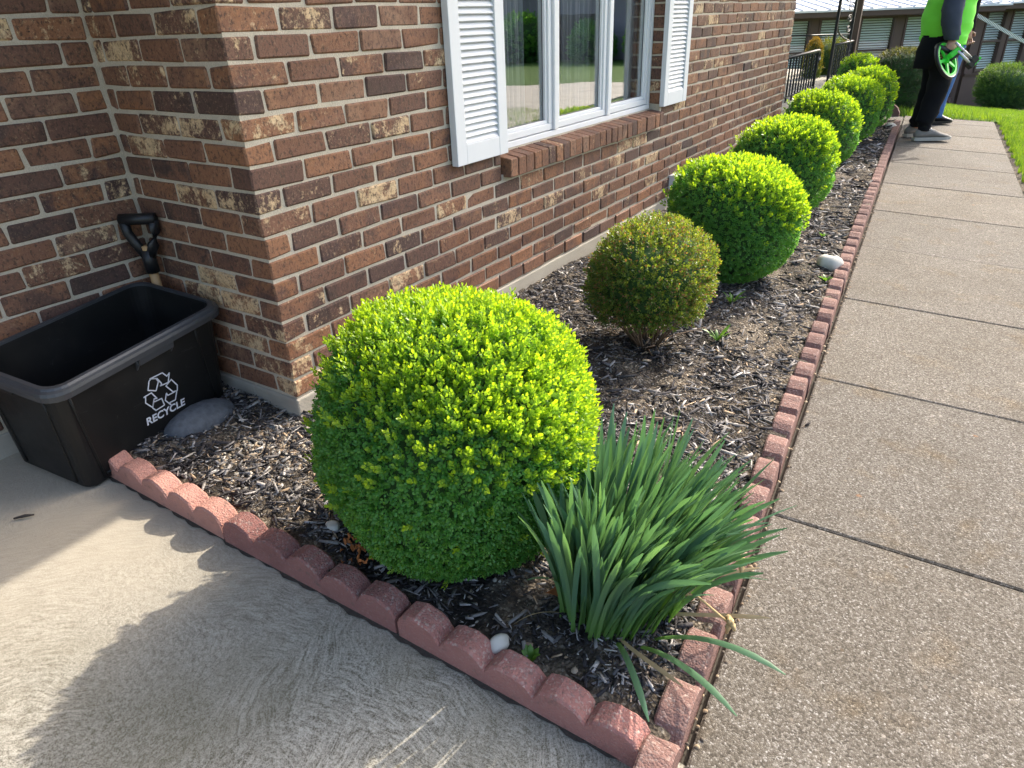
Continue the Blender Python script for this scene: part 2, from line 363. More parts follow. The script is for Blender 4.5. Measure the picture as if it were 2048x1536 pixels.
BRICK, MORTAR, WALK, DRIVE = brick_mat(), mortar_mat(), walk_mat(), drive_mat()
EDGE_PINK = edging_mat('salmon_edging', (0.40, 0.20, 0.16), (0.50, 0.265, 0.215), (0.56, 0.38, 0.32), 0.35)
EDGE_RED = edging_mat('weathered_red_edging', (0.28, 0.122, 0.106), (0.38, 0.188, 0.160), (0.52, 0.42, 0.37), 0.6)
EDGE_BROWN = edging_mat('red_brown_edging', (0.165, 0.092, 0.078), (0.25, 0.150, 0.130), (0.40, 0.31, 0.27), 0.75)
BED = mulchbed_mat(); CHIP = attrcol_mat('bark_chip', 0.85, 0.6, 220, 0.25); PEBBLE = attrcol_mat('pebble', 0.7, 0.25, 120)
FOUND = conc_mat('foundation_concrete', (0.33, 0.30, 0.25), (0.45, 0.415, 0.355))
CONC = conc_mat('plain_concrete', (0.36, 0.33, 0.28), (0.48, 0.44, 0.38))
VINYL = vinyl_mat(); SMOOTHV = vinyl_mat('white_frame', (0.74, 0.755, 0.77), False)
GLASS, CURTAIN, TURF = glass_mat(), curtain_mat(), grass_ground_mat(); FARGLASS = glass_mat('sunroom_glass', 0.45, 0.01)
DARKROOM = plain('dim_room', (0.10, 0.075, 0.06), 0.9); SEAL = plain('grey_gasket', (0.10, 0.10, 0.105), 0.6)
IRON = plain('black_iron', (0.012, 0.013, 0.016), 0.38, 0.3, 20, 0.1); BROWNP = plain('brown_paint', (0.085, 0.050, 0.040), 0.5, 0.15, 4)
BROWNW = plain('brown_siding', (0.120, 0.078, 0.062), 0.7, 0.15, 3, 0.2, 30); WHITEM = plain('white_metal', (0.72, 0.73, 0.75), 0.4, 0.05, 2)
SHINGLE = shingle_mat(); STEM = plain('woody_stem', (0.16, 0.105, 0.065), 0.85, 0.3, 40, 0.5, 120)
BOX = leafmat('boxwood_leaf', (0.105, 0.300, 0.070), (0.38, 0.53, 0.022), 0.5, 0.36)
BOXB = leafmat('bronzed_boxwood_leaf', (0.055, 0.135, 0.028), (0.30, 0.36, 0.045), 0.38, 0.36, (0.32, 0.17, 0.09))
YEW = leafmat('yew_leaf', (0.022, 0.048, 0.022), (0.30, 0.29, 0.045), 0.15, 0.5)
JUNI = leafmat('juniper_leaf', (0.05, 0.12, 0.03), (0.15, 0.24, 0.05), 0.35, 0.6)
GOLD = leafmat('gold_thread_leaf', (0.10, 0.16, 0.02), (0.36, 0.22, 0.03), 0.3, 0.6)
GRASS = leafmat('grass_blade', (0.07, 0.17, 0.018), (0.21, 0.32, 0.035), 0.42, 0.5)
CORE = plain('dark_core', (0.035, 0.085, 0.022), 0.95, 0.4, 30)  # dark green standing in for the shade inside the shrubs
DAFF = strap_leaf_mat(); DRYP = plain('dry_petal', (0.46, 0.33, 0.16), 0.9, 0.3, 30); RUST = plain('rusty_dead_leaf', (0.32, 0.11, 0.03), 0.85, 0.3, 40)
PLASTIC = plastic_mat(); PRINT = plain('pale_print', (0.62, 0.66, 0.74), 0.7, 0.15, 30)
WOOD = plain('ash_wood', (0.46, 0.28, 0.13), 0.55, 0.2, 30); GRIP = plain('black_grip', (0.010, 0.011, 0.013), 0.45, 0.2)
STONE_G = plain('grey_rock', (0.095, 0.105, 0.12), 0.9, 0.6, 45, 0.9, 90); STONE_W = plain('pale_rock', (0.50, 0.48, 0.43), 0.8, 0.25, 20, 0.3, 60)

# ------------------------------------------------------------------ brick house
CZ, BM, JT = 0.0677, 0.2009, 0.0095
SET = 0.6466                       # set-back of the left wall
TOPZ = 2.42
NROW = int(TOPZ/CZ)
WY0, WY1, WZ0, WZ1 = 1.26, 2.98, 0.580, 1.80     # window opening
LONG = 5.99
house = empty('brick_house', (0, 0, -0.11))
tag(house, 'brown brick house with mottled cream patches and a white shuttered window', 'house')

def one_brick(a, b, jit=0.0017, bev=0.005):
    """box a..b with softened front edges, slightly out of true"""
    a = np.array(a, float); b = np.array(b, float)
    c = (a+b)/2; h = (b-a)/2
    V = []
    S = [(-1,-1,-1),(1,-1,-1),(1,1,-1),(-1,1,-1),(-1,-1,1),(1,-1,1),(1,1,1),(-1,1,1)]
    # inset faces on each of six sides -> chamfered box
    idx = {}
    F = []
    for ax in range(3):
        for sg in (-1, 1):
            q = []
            u, v = [k for k in range(3) if k != ax]
            for (i, j) in ((-1,-1),(1,-1),(1,1),(-1,1)):
                p = np.zeros(3); p[ax] = sg*h[ax]; p[u] = i*(h[u]-bev); p[v] = j*(h[v]-bev)
                idx[(ax, sg, i, j)] = len(V); q.append(len(V)); V.append(c+p)
            F.append(q if (sg > 0) != (ax == 1) else q[::-1])
    def vid(ax, s):   # vertex of face ax at corner s
        u, v = [k for k in range(3) if k != ax]
        return idx[(ax, s[ax], s[u], s[v])]
    for (p, q) in ((0, 1), (0, 2), (1, 2)):
        r = 3-p-q
        for sp in (-1, 1):
            for sq in (-1, 1):
                s0 = [0, 0, 0]; s0[p] = sp; s0[q] = sq; s0[r] = -1; s1 = list(s0); s1[r] = 1
                F.append([vid(p, s0), vid(p, s1), vid(q, s1), vid(q, s0)])
    for s in S: F.append([vid(0, s), vid(1, s), vid(2, s)])
    V = np.array(V)
    J = {tuple(s): RNG.normal(0, jit, 3) for s in S}
    for (ax, sg, i, j), k in idx.items():
        u, v = [m for m in range(3) if m != ax]; s = [0, 0, 0]; s[ax] = sg; s[u] = i; s[v] = j
        V[k] += J[tuple(s)]
    return V, F
bricks = []       # (V, F, tone, area)
def proj(p):
    d = Vector(p) - CAM; z = d.dot(cf)
    if z < 0.1: return None
    return (1024+1372.56*d.dot(cr2)/z, 768-1372.56*d.dot(cu2)/z, z)
def tone():
    r = random.random(); k = random.random()
    g = 0.0 + 0.25*random.random()
    if k < 0.13: g = 0.75+0.3*random.random()
    elif k < 0.36: g = 0.40+0.25*random.random()
    return (min(1, max(0, random.gauss(0.5, 0.27))), g, r)
def put_brick(a, b, face):
    V, F = one_brick(a, b)
    c = (np.array(a)+np.array(b))/2; p = proj(c); vis = 0
    if p and -80 < p[0] < 2130 and -60 < p[1] < 1560:
        n = {'x': Vector((1, 0, 0)), 'y': Vector((0, -1, 0))}[face]
        d = (CAM-Vector(c)); vis = max(0.0, n.dot(d.normalized()))/d.length_squared * (abs(b[1]-a[1]) if face == 'x' else abs(b[0]-a[0]))
    bricks.append((V, F, tone(), vis))
BD = 0.092; hz = (CZ-JT)
for i in range(NROW):
    z0, z1 = i*CZ + JT/2, (i+1)*CZ - JT/2
    dx = lambda: random.gauss(0, 0.0009)
    even = i % 2 == 0
    # long wall: intervals along y
    L = []
    y = 0.0; first = BM-JT if even else BD
    while y < LONG-0.02:
        ln = first if y == 0 else BM-JT
        L.append((y, min(y+ln, LONG))); y += ln + JT
    for k, (ya, yb) in enumerate(L):
        segs = [(ya, yb)]
        zc = (z0+z1)/2
        if z1 > 0.495 and z0 < WZ0-0.02:   # sill zone
            segs = [s for s in ((ya, min(yb, 1.255)), (max(ya, 2.985), yb)) if s[1]-s[0] > 0.02]
        elif WZ0-0.02 <= zc < WZ1:
            segs = [s for s in ((ya, min(yb, WY0)), (max(ya, WY1), yb)) if s[1]-s[0] > 0.02]
        for (a_, b_) in segs:
            if k == 0:   # corner brick shows on both walls
                put_brick((-(BD if even else BM-JT), a_+dx(), z0), (dx(), b_, z1), 'x')
            else: put_brick((-BD, a_, z0), (dx(), b_, z1), 'x')
    # return wall (faces -y) beyond the corner brick
    x = -((BD if even else BM-JT)+JT)
    while x > -SET+0.012:
        xe = max(x-(BM-JT), -SET+0.004)
        if x-xe > 0.015: put_brick((xe, dx(), z0), (x, BD, z1), 'y')
        x = xe-JT
    # left wall (faces +x)
    y = -0.006
    ln = 0.1965 if even else 0.082
    while y > -2.6:
        put_brick((-SET-BD, y-ln, z0), (-SET+dx(), y, z1), 'x'); y -= ln+JT; ln = BM-JT
bricks.sort(key=lambda q: -q[3])
for V, F, tn, vis in bricks[:300]:
    mesh('brick', V, F, BRICK, house, attrs={'tone': np.tile(tn, (len(V), 1))}, center=True)
mb = MB(); tones = []
for V, F, tn, vis in bricks[300:]:
    mb.add(V, F); tones.append(np.tile(tn, (len(V), 1)))
o = mb.build('brick', BRICK, house, attrs={'tone': np.concatenate(tones)}); tag(o, kind='stuff')
# mortar body, 5 mm behind the brick faces
mo = 0.0055
mb = MB()
mb.box((-0.20, mo, -0.02), (-mo, WY0-0.005, TOPZ)); mb.box((-0.20, WY1+0.005, -0.02), (-mo, LONG-0.004, TOPZ))
mb.box((-0.20, WY0-0.005, -0.02), (-mo, WY1+0.005, 0.50)); mb.box((-0.20, WY0-0.005, WZ1), (-mo, WY1+0.005, TOPZ))
mb.box((-SET-0.2, mo, -0.02), (-0.2, 0.2, TOPZ)); mb.box((-SET-0.2, -2.6, -0.02), (-SET-mo, mo, TOPZ))
mb.build('mortar', MORTAR, house)
mb = MB()
mb.box((-0.22, -0.003, -0.40), (0.001, LONG, -0.003)); mb.box((-SET-0.22, -0.003, -0.40), (-0.22, 0.2, -0.003)); mb.box((-SET-0.22, -2.6, -0.40), (-SET+0.001, -0.003, -0.003))
mb.build('foundation', FOUND, house, bevel=0.006)
# eaves
mb = MB(); mb.box((-4, -0.55, 2.43), (0.72, 14.4, 2.60)); mb.box((-4, -4, 2.43), (-0.05, -0.55, 2.60)); mb.build('eave', WHITEM, house)
mb = MB(); mb.add([(0.74, -4.1, 2.6), (0.74, 14.5, 2.6), (-4, 14.5, 4.2), (-4, -4.1, 4.2), (0.74, -4.1, 2.605), (0.74, 14.5, 2.605), (-4, 14.5, 4.25), (-4, -4.1, 4.25)],
                  [(0,1,2,3),(4,7,6,5),(0,4,5,1),(1,5,6,2),(2,6,7,3),(3,7,4,0)]); mb.build('roof', SHINGLE, house)
# rooms behind the window
mb = MB(); mb.box((-2.6, 0.3, -0.05), (-2.5, 5.5, 2.4)); mb.box((-2.5, 0.3, 2.3), (-0.2, 5.5, 2.4)); mb.box((-2.5, 0.2, -0.05), (-0.2, 0.3, 2.4)); mb.box((-2.5, 5.5, -0.05), (-0.2, 5.6, 2.4)); mb.box((-2.5, 0.3, -0.1), (-0.2, 5.5, -0.05))
mb.build('room', DARKROOM, house)
# rowlock sill
sill = empty('window_sill', (0, 2.12, 0.5)); setp(sill, house); sill.location = (0, 2.12, 0.5)
ns = 26; ys = np.linspace(1.272, 2.978, ns+1)
for k in range(ns):
    a, b = ys[k]+0.003, ys[k+1]-0.003; q = 0.0012
    V, F = one_brick((-0.075, a, 0.489), (0.034+random.gauss(0, 0.0018), b, 0.566), 0.0012, 0.003)
    top = V[:, 2] > 0.53; V[top, 2] += -(V[top, 0]-0.03)*0.16      # slopes up towards the frame
    tn = tone(); tn = (min(1, tn[0]+0.1), tn[1] if random.random() < 0.3 else 0.12, tn[2])
    mesh('brick', V, F, BRICK, sill, attrs={'tone': np.tile(tn, (len(V), 1))}, center=True)
mb = MB(); mb.add([(-0.072, 1.282, 0.4935), (0.028, 1.282, 0.4935), (0.028, 2.968, 0.4935), (-0.072, 2.968, 0.4935), (-0.072, 1.282, 0.576), (0.028, 1.282, 0.559), (0.028, 2.968, 0.559), (-0.072, 2.968, 0.576)],
                  [(0,3,2,1),(4,5,6,7),(0,1,5,4),(1,2,6,5),(2,3,7,6),(3,0,4,7)]); mb.build('mortar', MORTAR, sill)
# window: outer frame, mullions, three sashes with panes
def profile_frame(mb, y0, y1, z0, z1, x0, x1, w_):
    mb.box((x0, y0, z0), (x1, y1, z0+w_)); mb.box((x0, y0, z1-w_), (x1, y1, z1))
    mb.box((x0, y0, z0+w_), (x1, y0+w_, z1-w_)); mb.box((x0, y1-w_, z0+w_), (x1, y1, z1-w_))
win = empty('window', (-0.09, 2.12, 0.58)); setp(win, house); win.location = (-0.09, 2.12, 0.58)
mb = MB(); profile_frame(mb, WY0+0.003, WY1-0.004, 0.584, WZ1-0.003, -0.14, -0.068, 0.026); mb.build('frame', SMOOTHV, win, bevel=0.003)
wi = (WY1-WY0)/3
mb = MB()
for k in (1, 2): mb.box((-0.13, WY0+k*wi-0.019, 0.612), (-0.060, WY0+k*wi+0.019, 1.772))
mb.build('mullion', SMOOTHV, win, bevel=0.004)
for k in range(3):
    a, b = WY0+k*wi+(0.031 if k == 0 else 0.021), WY0+(k+1)*wi-(0.033 if k == 2 else 0.021)
    sash = MB(); profile_frame(sash, a, b, 0.614, 1.769, -0.125, -0.074, 0.030); profile_frame(sash, a+0.030, b-0.030, 0.644, 1.739, -0.120, -0.084, 0.016)
    s_ = sash.build('sash', SMOOTHV, win, bevel=0.003)
    g_ = MB(); g_.box((-0.1045, a+0.044, 0.658), (-0.1005, b-0.044, 1.725)); g_.build('pane', GLASS, s_)
    q_ = MB(); profile_frame(q_, a+0.0455, b-0.0455, 0.6595, 1.7235, -0.100, -0.0965, 0.003); q_.build('gasket', SEAL, s_)
# caulk line between frame and rowlock
mb = MB(); mb.box((-0.11, WY0+0.002, 0.574), (-0.058, WY1-0.002, 0.5835)); mb.build('caulk', MORTAR, win)
# louvred shutters
def shutter(y0, y1, z0, z1, lab):
    sh = empty('shutter', (0, (y0+y1)/2, z0)); setp(sh, house); sh.location = (0, (y0+y1)/2, z0); sh['label'] = lab
    fr = MB(); st = 0.062; zb = 0.075
    fr.box((0.004, y0, z0), (0.034, y0+st, z1)); fr.box((0.004, y1-st, z0), (0.034, y1, z1))
    fr.box((0.004, y0+st, z0), (0.0335, y1-st, z0+zb)); fr.box((0.004, y0+st, z1-zb), (0.0335, y1-st, z1))
    fr.box((0.003, y0+st, z0+zb), (0.008, y1-st, z1-zb))
    fr.build('shutter_frame', VINYL, sh, bevel=0.004)
    n = int((z1-z0-2*zb)/0.0235); first = None
    for k in range(n):
        zc = z0+zb+0.002+k*0.0235
        if first is None:
            V = [(0.012, y0+st+0.0015, 0.022), (0.012, y1-st-0.0015, 0.022), (0.030, y1-st-0.0015, 0.0), (0.030, y0+st+0.0015, 0.0),
                 (0.008, y0+st+0.0015, 0.020), (0.008, y1-st-0.0015, 0.020), (0.026, y1-st-0.0015, -0.003), (0.026, y0+st+0.0015, -0.003)]
            first = mesh('slat', np.array(V), [(0,3,2,1),(4,5,6,7),(2,3,7,6),(0,1,5,4),(1,2,6,5),(0,4,7,3)], VINYL, sh); first.location.z = zc
        else:
            c = first.copy(); COL.objects.link(c); c.location.z = zc
shutter(0.912, 1.262, 0.596, 1.81, 'wider looking near shutter')
shutter(2.955, 3.328, 0.598, 1.81, 'far shutter beyond the window')
# curtains inside
def curtain(y0, y1, lab, x=-0.165, fold=0.012):
    n = 40; V = []; F = []
    for i in range(n+1):
        y = y0+(y1-y0)*i/n
        for z in (0.45, 1.85): V.append((x+fold*sin(i*1.35)+0.006*sin(i*0.5), y, z))
    for i in range(n): F.append((2*i, 2*i+2, 2*i+3, 2*i+1))
    o = mesh('curtain', V, F, CURTAIN, None, True); m = o.modifiers.new('thick', 'SOLIDIFY'); m.thickness = 0.002
    tag(o, lab, 'curtain')
curtain(1.44, 1.70, 'sheer curtain hanging at the left of the left window pane')
curtain(2.05, 2.42, 'wide grey sheer curtain behind the middle window pane')
curtain(2.83, 2.94, 'narrow gathered curtain strip behind the right window pane')
# vent hood on the wall
vh = MB(); vh.box((-0.002, 3.21, 0.055), (0.055, 3.33, 0.135)); vh.box((-0.002, 3.205, 0.1352), (0.062, 3.335, 0.147))
o = vh.build('vent_hood', WHITEM, None, bevel=0.004); tag(o, 'small white capped vent box low on the brick wall above a shrub', 'vent')

# ------------------------------------------------------------------ ground
def sheet(name, xs, ys, zf, m, kind='structure', keep=None):
    X, Y = np.meshgrid(xs, ys); Z = zf(X, Y); V = np.stack([X.ravel(), Y.ravel(), Z.ravel()], 1); nx = len(xs)
    I, Jj = np.meshgrid(np.arange(len(xs)-1), np.arange(len(ys)-1)); a = (Jj*nx+I).ravel(); F = np.stack([a, a+1, a+nx+1, a+nx], 1)
    if keep is not None:
        cx = (X[:-1, :-1]+X[1:, 1:]).ravel()/2; cy = (Y[:-1, :-1]+Y[1:, 1:]).ravel()/2; F = F[keep(cx, cy)]
    o = mesh(name, V, F, m, None, True); tag(o, kind=kind); return o
sheet('ground', np.concatenate([np.linspace(-150, -4, 12), np.linspace(-3, 5, 9), np.linspace(6, 200, 14)]), np.concatenate([np.linspace(-80, -4, 8), np.linspace(-3, 22, 26), np.linspace(24, 260, 16)]),
      lambda X, Y: gz(X, Y)-0.12, TURF)
def walk_right(y): return walk_left(y)+0.963
XS = np.concatenate([np.linspace(-3, 4, 57), np.linspace(4.5, 60, 30)]); YS = np.concatenate([np.linspace(-8, 9, 35), np.linspace(9.3, 22, 40), np.linspace(24, 120, 14)])
def lawnz(X, Y):
    z = gz(X, Y)-0.012
    ed = np.clip((X-walk_right(Y)-0.03)/0.05, 0, 1)
    return np.where(Y < 9.25, np.where(X < walk_right(Y)+0.02, z-0.1, z), z)
lawn = sheet('lawn', np.concatenate([np.linspace(1.6, 3, 71), np.linspace(3.2, 60, 30)]), np.concatenate([np.linspace(-8, 9.2, 60)]), lambda X, Y: np.where(X < walk_right(Y)+0.045, gz(X, Y)-0.09, gz(X, Y)-0.008+0.012*np.sin(X*9+Y*5)*np.sin(Y*7)), TURF)
lawn2 = sheet('lawn', np.concatenate([np.linspace(-8, 4, 80), np.linspace(4.5, 60, 24)]), np.concatenate([np.linspace(9.32, 22, 60), np.linspace(24, 120, 14)]), lambda X, Y: np.where((X < 1.05-0.0*Y) & (Y < 11.2), gz(X, Y)-0.06, gz(X, Y)-0.004), TURF)
# road across the lawn (seen in the window's reflection)
rd = [(3.3, -6), (3.5, 3), (3.8, 7.4), (4.2, 10.5), (4.35, 12.6), (5.0, 14.6), (6.3, 15.0), (7.6, 13.8), (9.5, 12.5), (16, 11.5), (16, 7.5), (9.5, 7.0), (8.6, 3), (8.4, -6)]
V = [(x, y, float(gz(x, y))+0.012) for x, y in rd]; n = len(V); V += [(x, y, z-0.2) for x, y, z in V]
o = mesh('road', V, [tuple(range(n))] + [(i, n+i, n+(i+1) % n, (i+1) % n) for i in range(n)], CONC); tag(o, kind='structure')
# driveway
def front_y(x): return -0.509 + 0.0285*x       # front line of the edging
dv = [(-SET-0.02, front_y(-SET)+0.05), (1.52, front_y(1.52)+0.05), (1.64, -2.4), (1.9, -6), (-8, -6), (-8, -2.6), (-SET-0.02, -2.6)]
xs = np.linspace(-8, 1.9, 100); 
def drive_keep(cx, cy): return (cy < front_y(cx)+0.07) & ((cx > -SET-0.1) | (cy < -2.6)) & (cx < 1.66-0.08*(cy+0.5))
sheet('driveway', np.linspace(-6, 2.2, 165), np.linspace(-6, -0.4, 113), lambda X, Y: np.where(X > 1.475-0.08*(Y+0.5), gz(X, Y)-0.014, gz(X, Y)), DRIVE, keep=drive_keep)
# bed soil
def bedz(X, Y):
    h = 0.040 + 0.010*np.sin(X*7+1)*np.sin(Y*5) + 0.006*np.sin(X*23+Y*11)
    return gz(X, Y)+h
def bed_mask(X, Y):
    inner = walk_left(Y)-0.055
    return (X > np.where(Y < 0, -SET+0.005, 0.004)) & (X < inner) & (Y > front_y(X)+0.03) & (Y < 8.35) & ((Y < 6) | (X > -0.45+0*X)) & ((X > -0.30) | (Y > -0.42))
bx = np.linspace(-0.66, 1.56, 112); by = np.linspace(-0.56, 8.4, 360)
def bed_keep(cx, cy): return (cx < walk_left(cy)-0.03) & (cy > front_y(cx)+0.02) & ((cx > -0.02) | (cy < 0.02) | (cy > 6.0)) & ((cx > -0.35) | (cy > -0.47))
NS = RNG.normal(0, 0.003, (360, 112))
sheet('mulch_bed', bx, by, lambda X, Y: bedz(X, Y)+NS, BED, keep=bed_keep)
# walkway slabs
walk = empty('walkway', (1.5, 4, -0.18)); tag(walk, kind='structure')
S0 = (0.435-W0[1])/WD[1]; SL = 0.930
def wp(s, u, dz=0):
    p = W0 + WD*s + WN*u; return np.array((p[0], p[1], float(gz(p[0], p[1]))+dz))
for k in range(-4, 10):
    a, b = S0+k*SL+0.0038, S0+(k+1)*SL-0.0038
    if k == 9: b = a+0.42
    nu, nv = 8, 8; q = 0.006
    us = np.array([0, q, 0.2, 0.4, 0.6, 0.8, 0.963-q, 0.963]); vs = np.concatenate([[a, a+q], np.linspace(a, b, 6)[1:-1], [b-q, b]])
    V = []; tilt = random.gauss(0, 0.0018)
    for v in vs:
        for u in us:
            e = -0.004 if (u in (0, us[-1]) or v in (a, b)) else 0
            V.append(wp(v, u, e+tilt*(v-a)))
    F = [(j*8+i, j*8+i+1, (j+1)*8+i+1, (j+1)*8+i) for j in range(7) for i in range(7)]
    ring = [i for i in range(8)] + [j*8+7 for j in range(1, 8)] + [56+i for i in range(6, -1, -1)] + [j*8 for j in range(6, 0, -1)]
    nV = len(V); V += [V[i]-np.array((0, 0, 0.09)) for i in ring]; m_ = len(ring)
    F += [(ring[(i+1) % m_], ring[i], nV+i, nV+(i+1) % m_) for i in range(m_)]
    mesh('slab', V, F, WALK, walk, False, center=True)
# branch of the walk going left to the porch
mb = MB(); z = -0.128
p0, p1 = wp(S0+9*SL-0.36, -0.012), wp(S0+9*SL+0.42, -0.012)
V = [(p0[0], p0[1], z-0.03), (p1[0], p1[1], z-0.03), (-1.0, p1[1]-0.08, -0.06), (-1.0, p0[1]-0.08, -0.06)]; V += [(a_, b_, c_-0.1) for a_, b_, c_ in V]
o = mesh('slab', V, [(0,1,2,3),(0,4,5,1),(1,5,6,2),(2,6,7,3),(3,7,4,0)], WALK, walk, center=True)
mb = MB(); c = [wp(S0-4*SL, -0.015, -0.03), wp(S0-4*SL, 0.99, -0.03), wp(S0+9*SL+0.44, 0.99, -0.03), wp(S0+9*SL+0.44, -0.015, -0.03)]
o = mesh('joint_fill', np.array(c), [(0, 1, 2, 3)], plain('dark_joint', (0.075, 0.064, 0.05), 0.95, 0.4, 60), walk)
# soil strip right of the walk
V = []; F = []
for i, s in enumerate(np.linspace(S0-4*SL, S0+9.45*SL, 60)):
    V += [wp(s, 0.966, -0.022), wp(s, 1.03+0.015*sin(i*1.7)+0.01*sin(i*4.1), -0.004)]
F = [(2*i, 2*i+1, 2*i+3, 2*i+2) for i in range(59)]
o = mesh('soil_strip', V, F, BED, None); tag(o, kind='structure')

# ------------------------------------------------------------------ scalloped edging
def edging(name, p0, d, nrm, n, pitch, m, label, group, h0=0.050, amp=0.031, depth=0.060, zoff=0.0, tilt=0.0):
    """block of n scallops starting at p0 (x,y), running along d, depth along nrm"""
    seg = 7; prof = []
    for k in range(n):
        for j in range(seg):
            t_ = j/seg; prof.append((k*pitch+t_*pitch, h0+amp*(sin(pi*t_)**0.62)-0.003*(j == 0)))
    prof.append((n*pitch, h0)); prof[0] = (0.003, h0-0.002); prof[-1] = (n*pitch-0.003, h0-0.002)
    hv = [random.gauss(0, 0.0022) for _ in range(n+1)]; prof = [(a_+random.gauss(0, 0.0010), b_+random.gauss(0, 0.0011)+hv[min(n, int(a_/pitch))]) for a_, b_ in prof]
    d = np.array(d); nrm = np.array(nrm); V = []; q = 0.005
    L = n*pitch
    def P(a_, u, h):
        p = np.array(p0)+d*a_+nrm*(u+tilt*(a_/L-0.5)); return (p[0], p[1], float(gz(p[0], p[1]))+h+zoff)
    for a_, h in prof: V += [P(a_, 0, -0.05), P(a_, 0, h-q), P(a_, q, h), P(a_, depth-q, h+random.gauss(0, 0.0006)), P(a_, depth, h-q), P(a_, depth, -0.05)]
    F = []; k = 6
    for i in range(len(prof)-1):
        for j in range(5): F.append((i*k+j, (i+1)*k+j, (i+1)*k+j+1, i*k+j+1))
    F.append(tuple(range(k))); F.append(tuple((len(prof)-1)*k+j for j in range(k))[::-1])
    V = np.array(V); base = np.array(P(L/2, depth/2, -0.03))
    o = mesh(name, V-base, F, m, None); o.location = base
    for p in o.data.polygons: p.use_smooth = False
    tag(o, label, 'edging', group); return o
fd = np.array((1.0, 0.0285))/np.linalg.norm((1, 0.0285)); fn = np.array((-0.0285, 1.0))
x = -0.335; pf = 0.1185
flabs = ['salmon scalloped edging block tucked under the corner of the recycling bin', 'weathered red scalloped edging block in front of the big near boxwood',
         'dark red scalloped edging block beside the pale stone and little green weed', ]
cnt = [5, 5, 5]
for k in range(3):
    if k == 2: cnt[k] = 5
    edging('edging_block', (x, front_y(x)), fd, fn, cnt[k], pf, [EDGE_PINK, EDGE_RED, EDGE_RED][k], flabs[k], 'scalloped edging along the driveway', zoff=[0.0, 0.002, -0.001][k], tilt=[0, 0.006, -0.004][k])
    x += cnt[k]*pf+0.004
ordn = ['first', 'second', 'third', 'fourth', 'fifth', 'sixth', 'seventh', 'eighth', 'ninth', 'tenth', 'eleventh', 'twelfth', 'thirteenth', 'fourteenth', 'fifteenth', 'sixteenth', 'seventeenth', 'eighteenth']
s = (-0.545-W0[1])/WD[1]; rn = 0
while s < (8.30-W0[1])/WD[1]:
    n = 4; p = W0+WD*s+WN*(-0.012-0.066)
    edging('edging_block', p, WD, WN, n, 0.147, EDGE_BROWN, 'red brown scalloped edging block on the walkway side, %s from the driveway corner' % ordn[rn], 'scalloped edging along the walkway',
           h0=0.038, amp=0.033, depth=0.062, tilt=random.gauss(0, 0.004), zoff=random.gauss(0.0, 0.002))
    s += n*0.147+0.005; rn += 1
for k, (xa, lb) in enumerate(((0.12, 'left one of two scalloped border blocks across the far end of the walk'), (0.43, 'right one of two scalloped border blocks across the far end of the walk'))):
    edging('edging_block', (xa, 9.18), (1.0, 0.0), (0.0, 1.0), 1, 0.26, EDGE_BROWN, lb, 'border blocks at the far end of the walk', h0=0.03, amp=0.10)

V = []; F = []
for i, xx in enumerate(np.linspace(-0.33, 1.43, 80)):
    yy = front_y(xx); ww = 0.007+0.004*sin(i*1.9)+0.003*sin(i*0.7)
    V += [(xx, yy-ww, float(gz(xx, yy))+0.0035), (xx, yy+0.004, float(gz(xx, yy))+0.005)]
F = [(2*i, 2*i+2, 2*i+3, 2*i+1) for i in range(79)]
o = mesh('dirt_line', V, F, plain('dark_grit', (0.05, 0.042, 0.034), 0.95, 0.5, 120, 0.8, 200), None); tag(o, kind='structure')
# ------------------------------------------------------------------ mulch, pebbles
def in_bed(x, y):
    return (x > np.where(y < 0, -SET+0.02, 0.02)) & (x < walk_left(y)-0.085) & (y > front_y(x)+0.085) & (y < 8.3) & ((x > -0.30) | (y > -0.40))
def noise2(x, y):
    return (np.sin(x*3.1+y*1.7+1)+np.sin(x*5.3-y*2.9+2.0)+np.sin(x*1.9+y*6.1)+np.sin(-x*8.3+y*4.7+0.5))/4
def soil_patch(x, y):
    """0..1, how bare the soil is"""
    g_ = 0
    for (cx, cy, r) in ((1.03, -0.29, 0.20), (1.05, 1.55, 0.28), (0.85, 0.95, 0.22), (1.22, -0.36, 0.10), (-0.10, -0.22, 0.13), (1.0, 2.35, 0.25), (0.65, 0.72, 0.2), (1.12, 0.35, 0.1)):
        g_ = np.maximum(g_, np.clip(1.15-np.hypot(x-cx, y-cy)/r, 0, 1))
    return np.clip(g_+0.25*noise2(x*2, y*2), 0, 1)
def scatter(n, y0, y1):
    x = RNG.uniform(-0.64, 1.5, n); y = RNG.uniform(y0, y1, n); k = in_bed(x, y); return x[k], y[k]
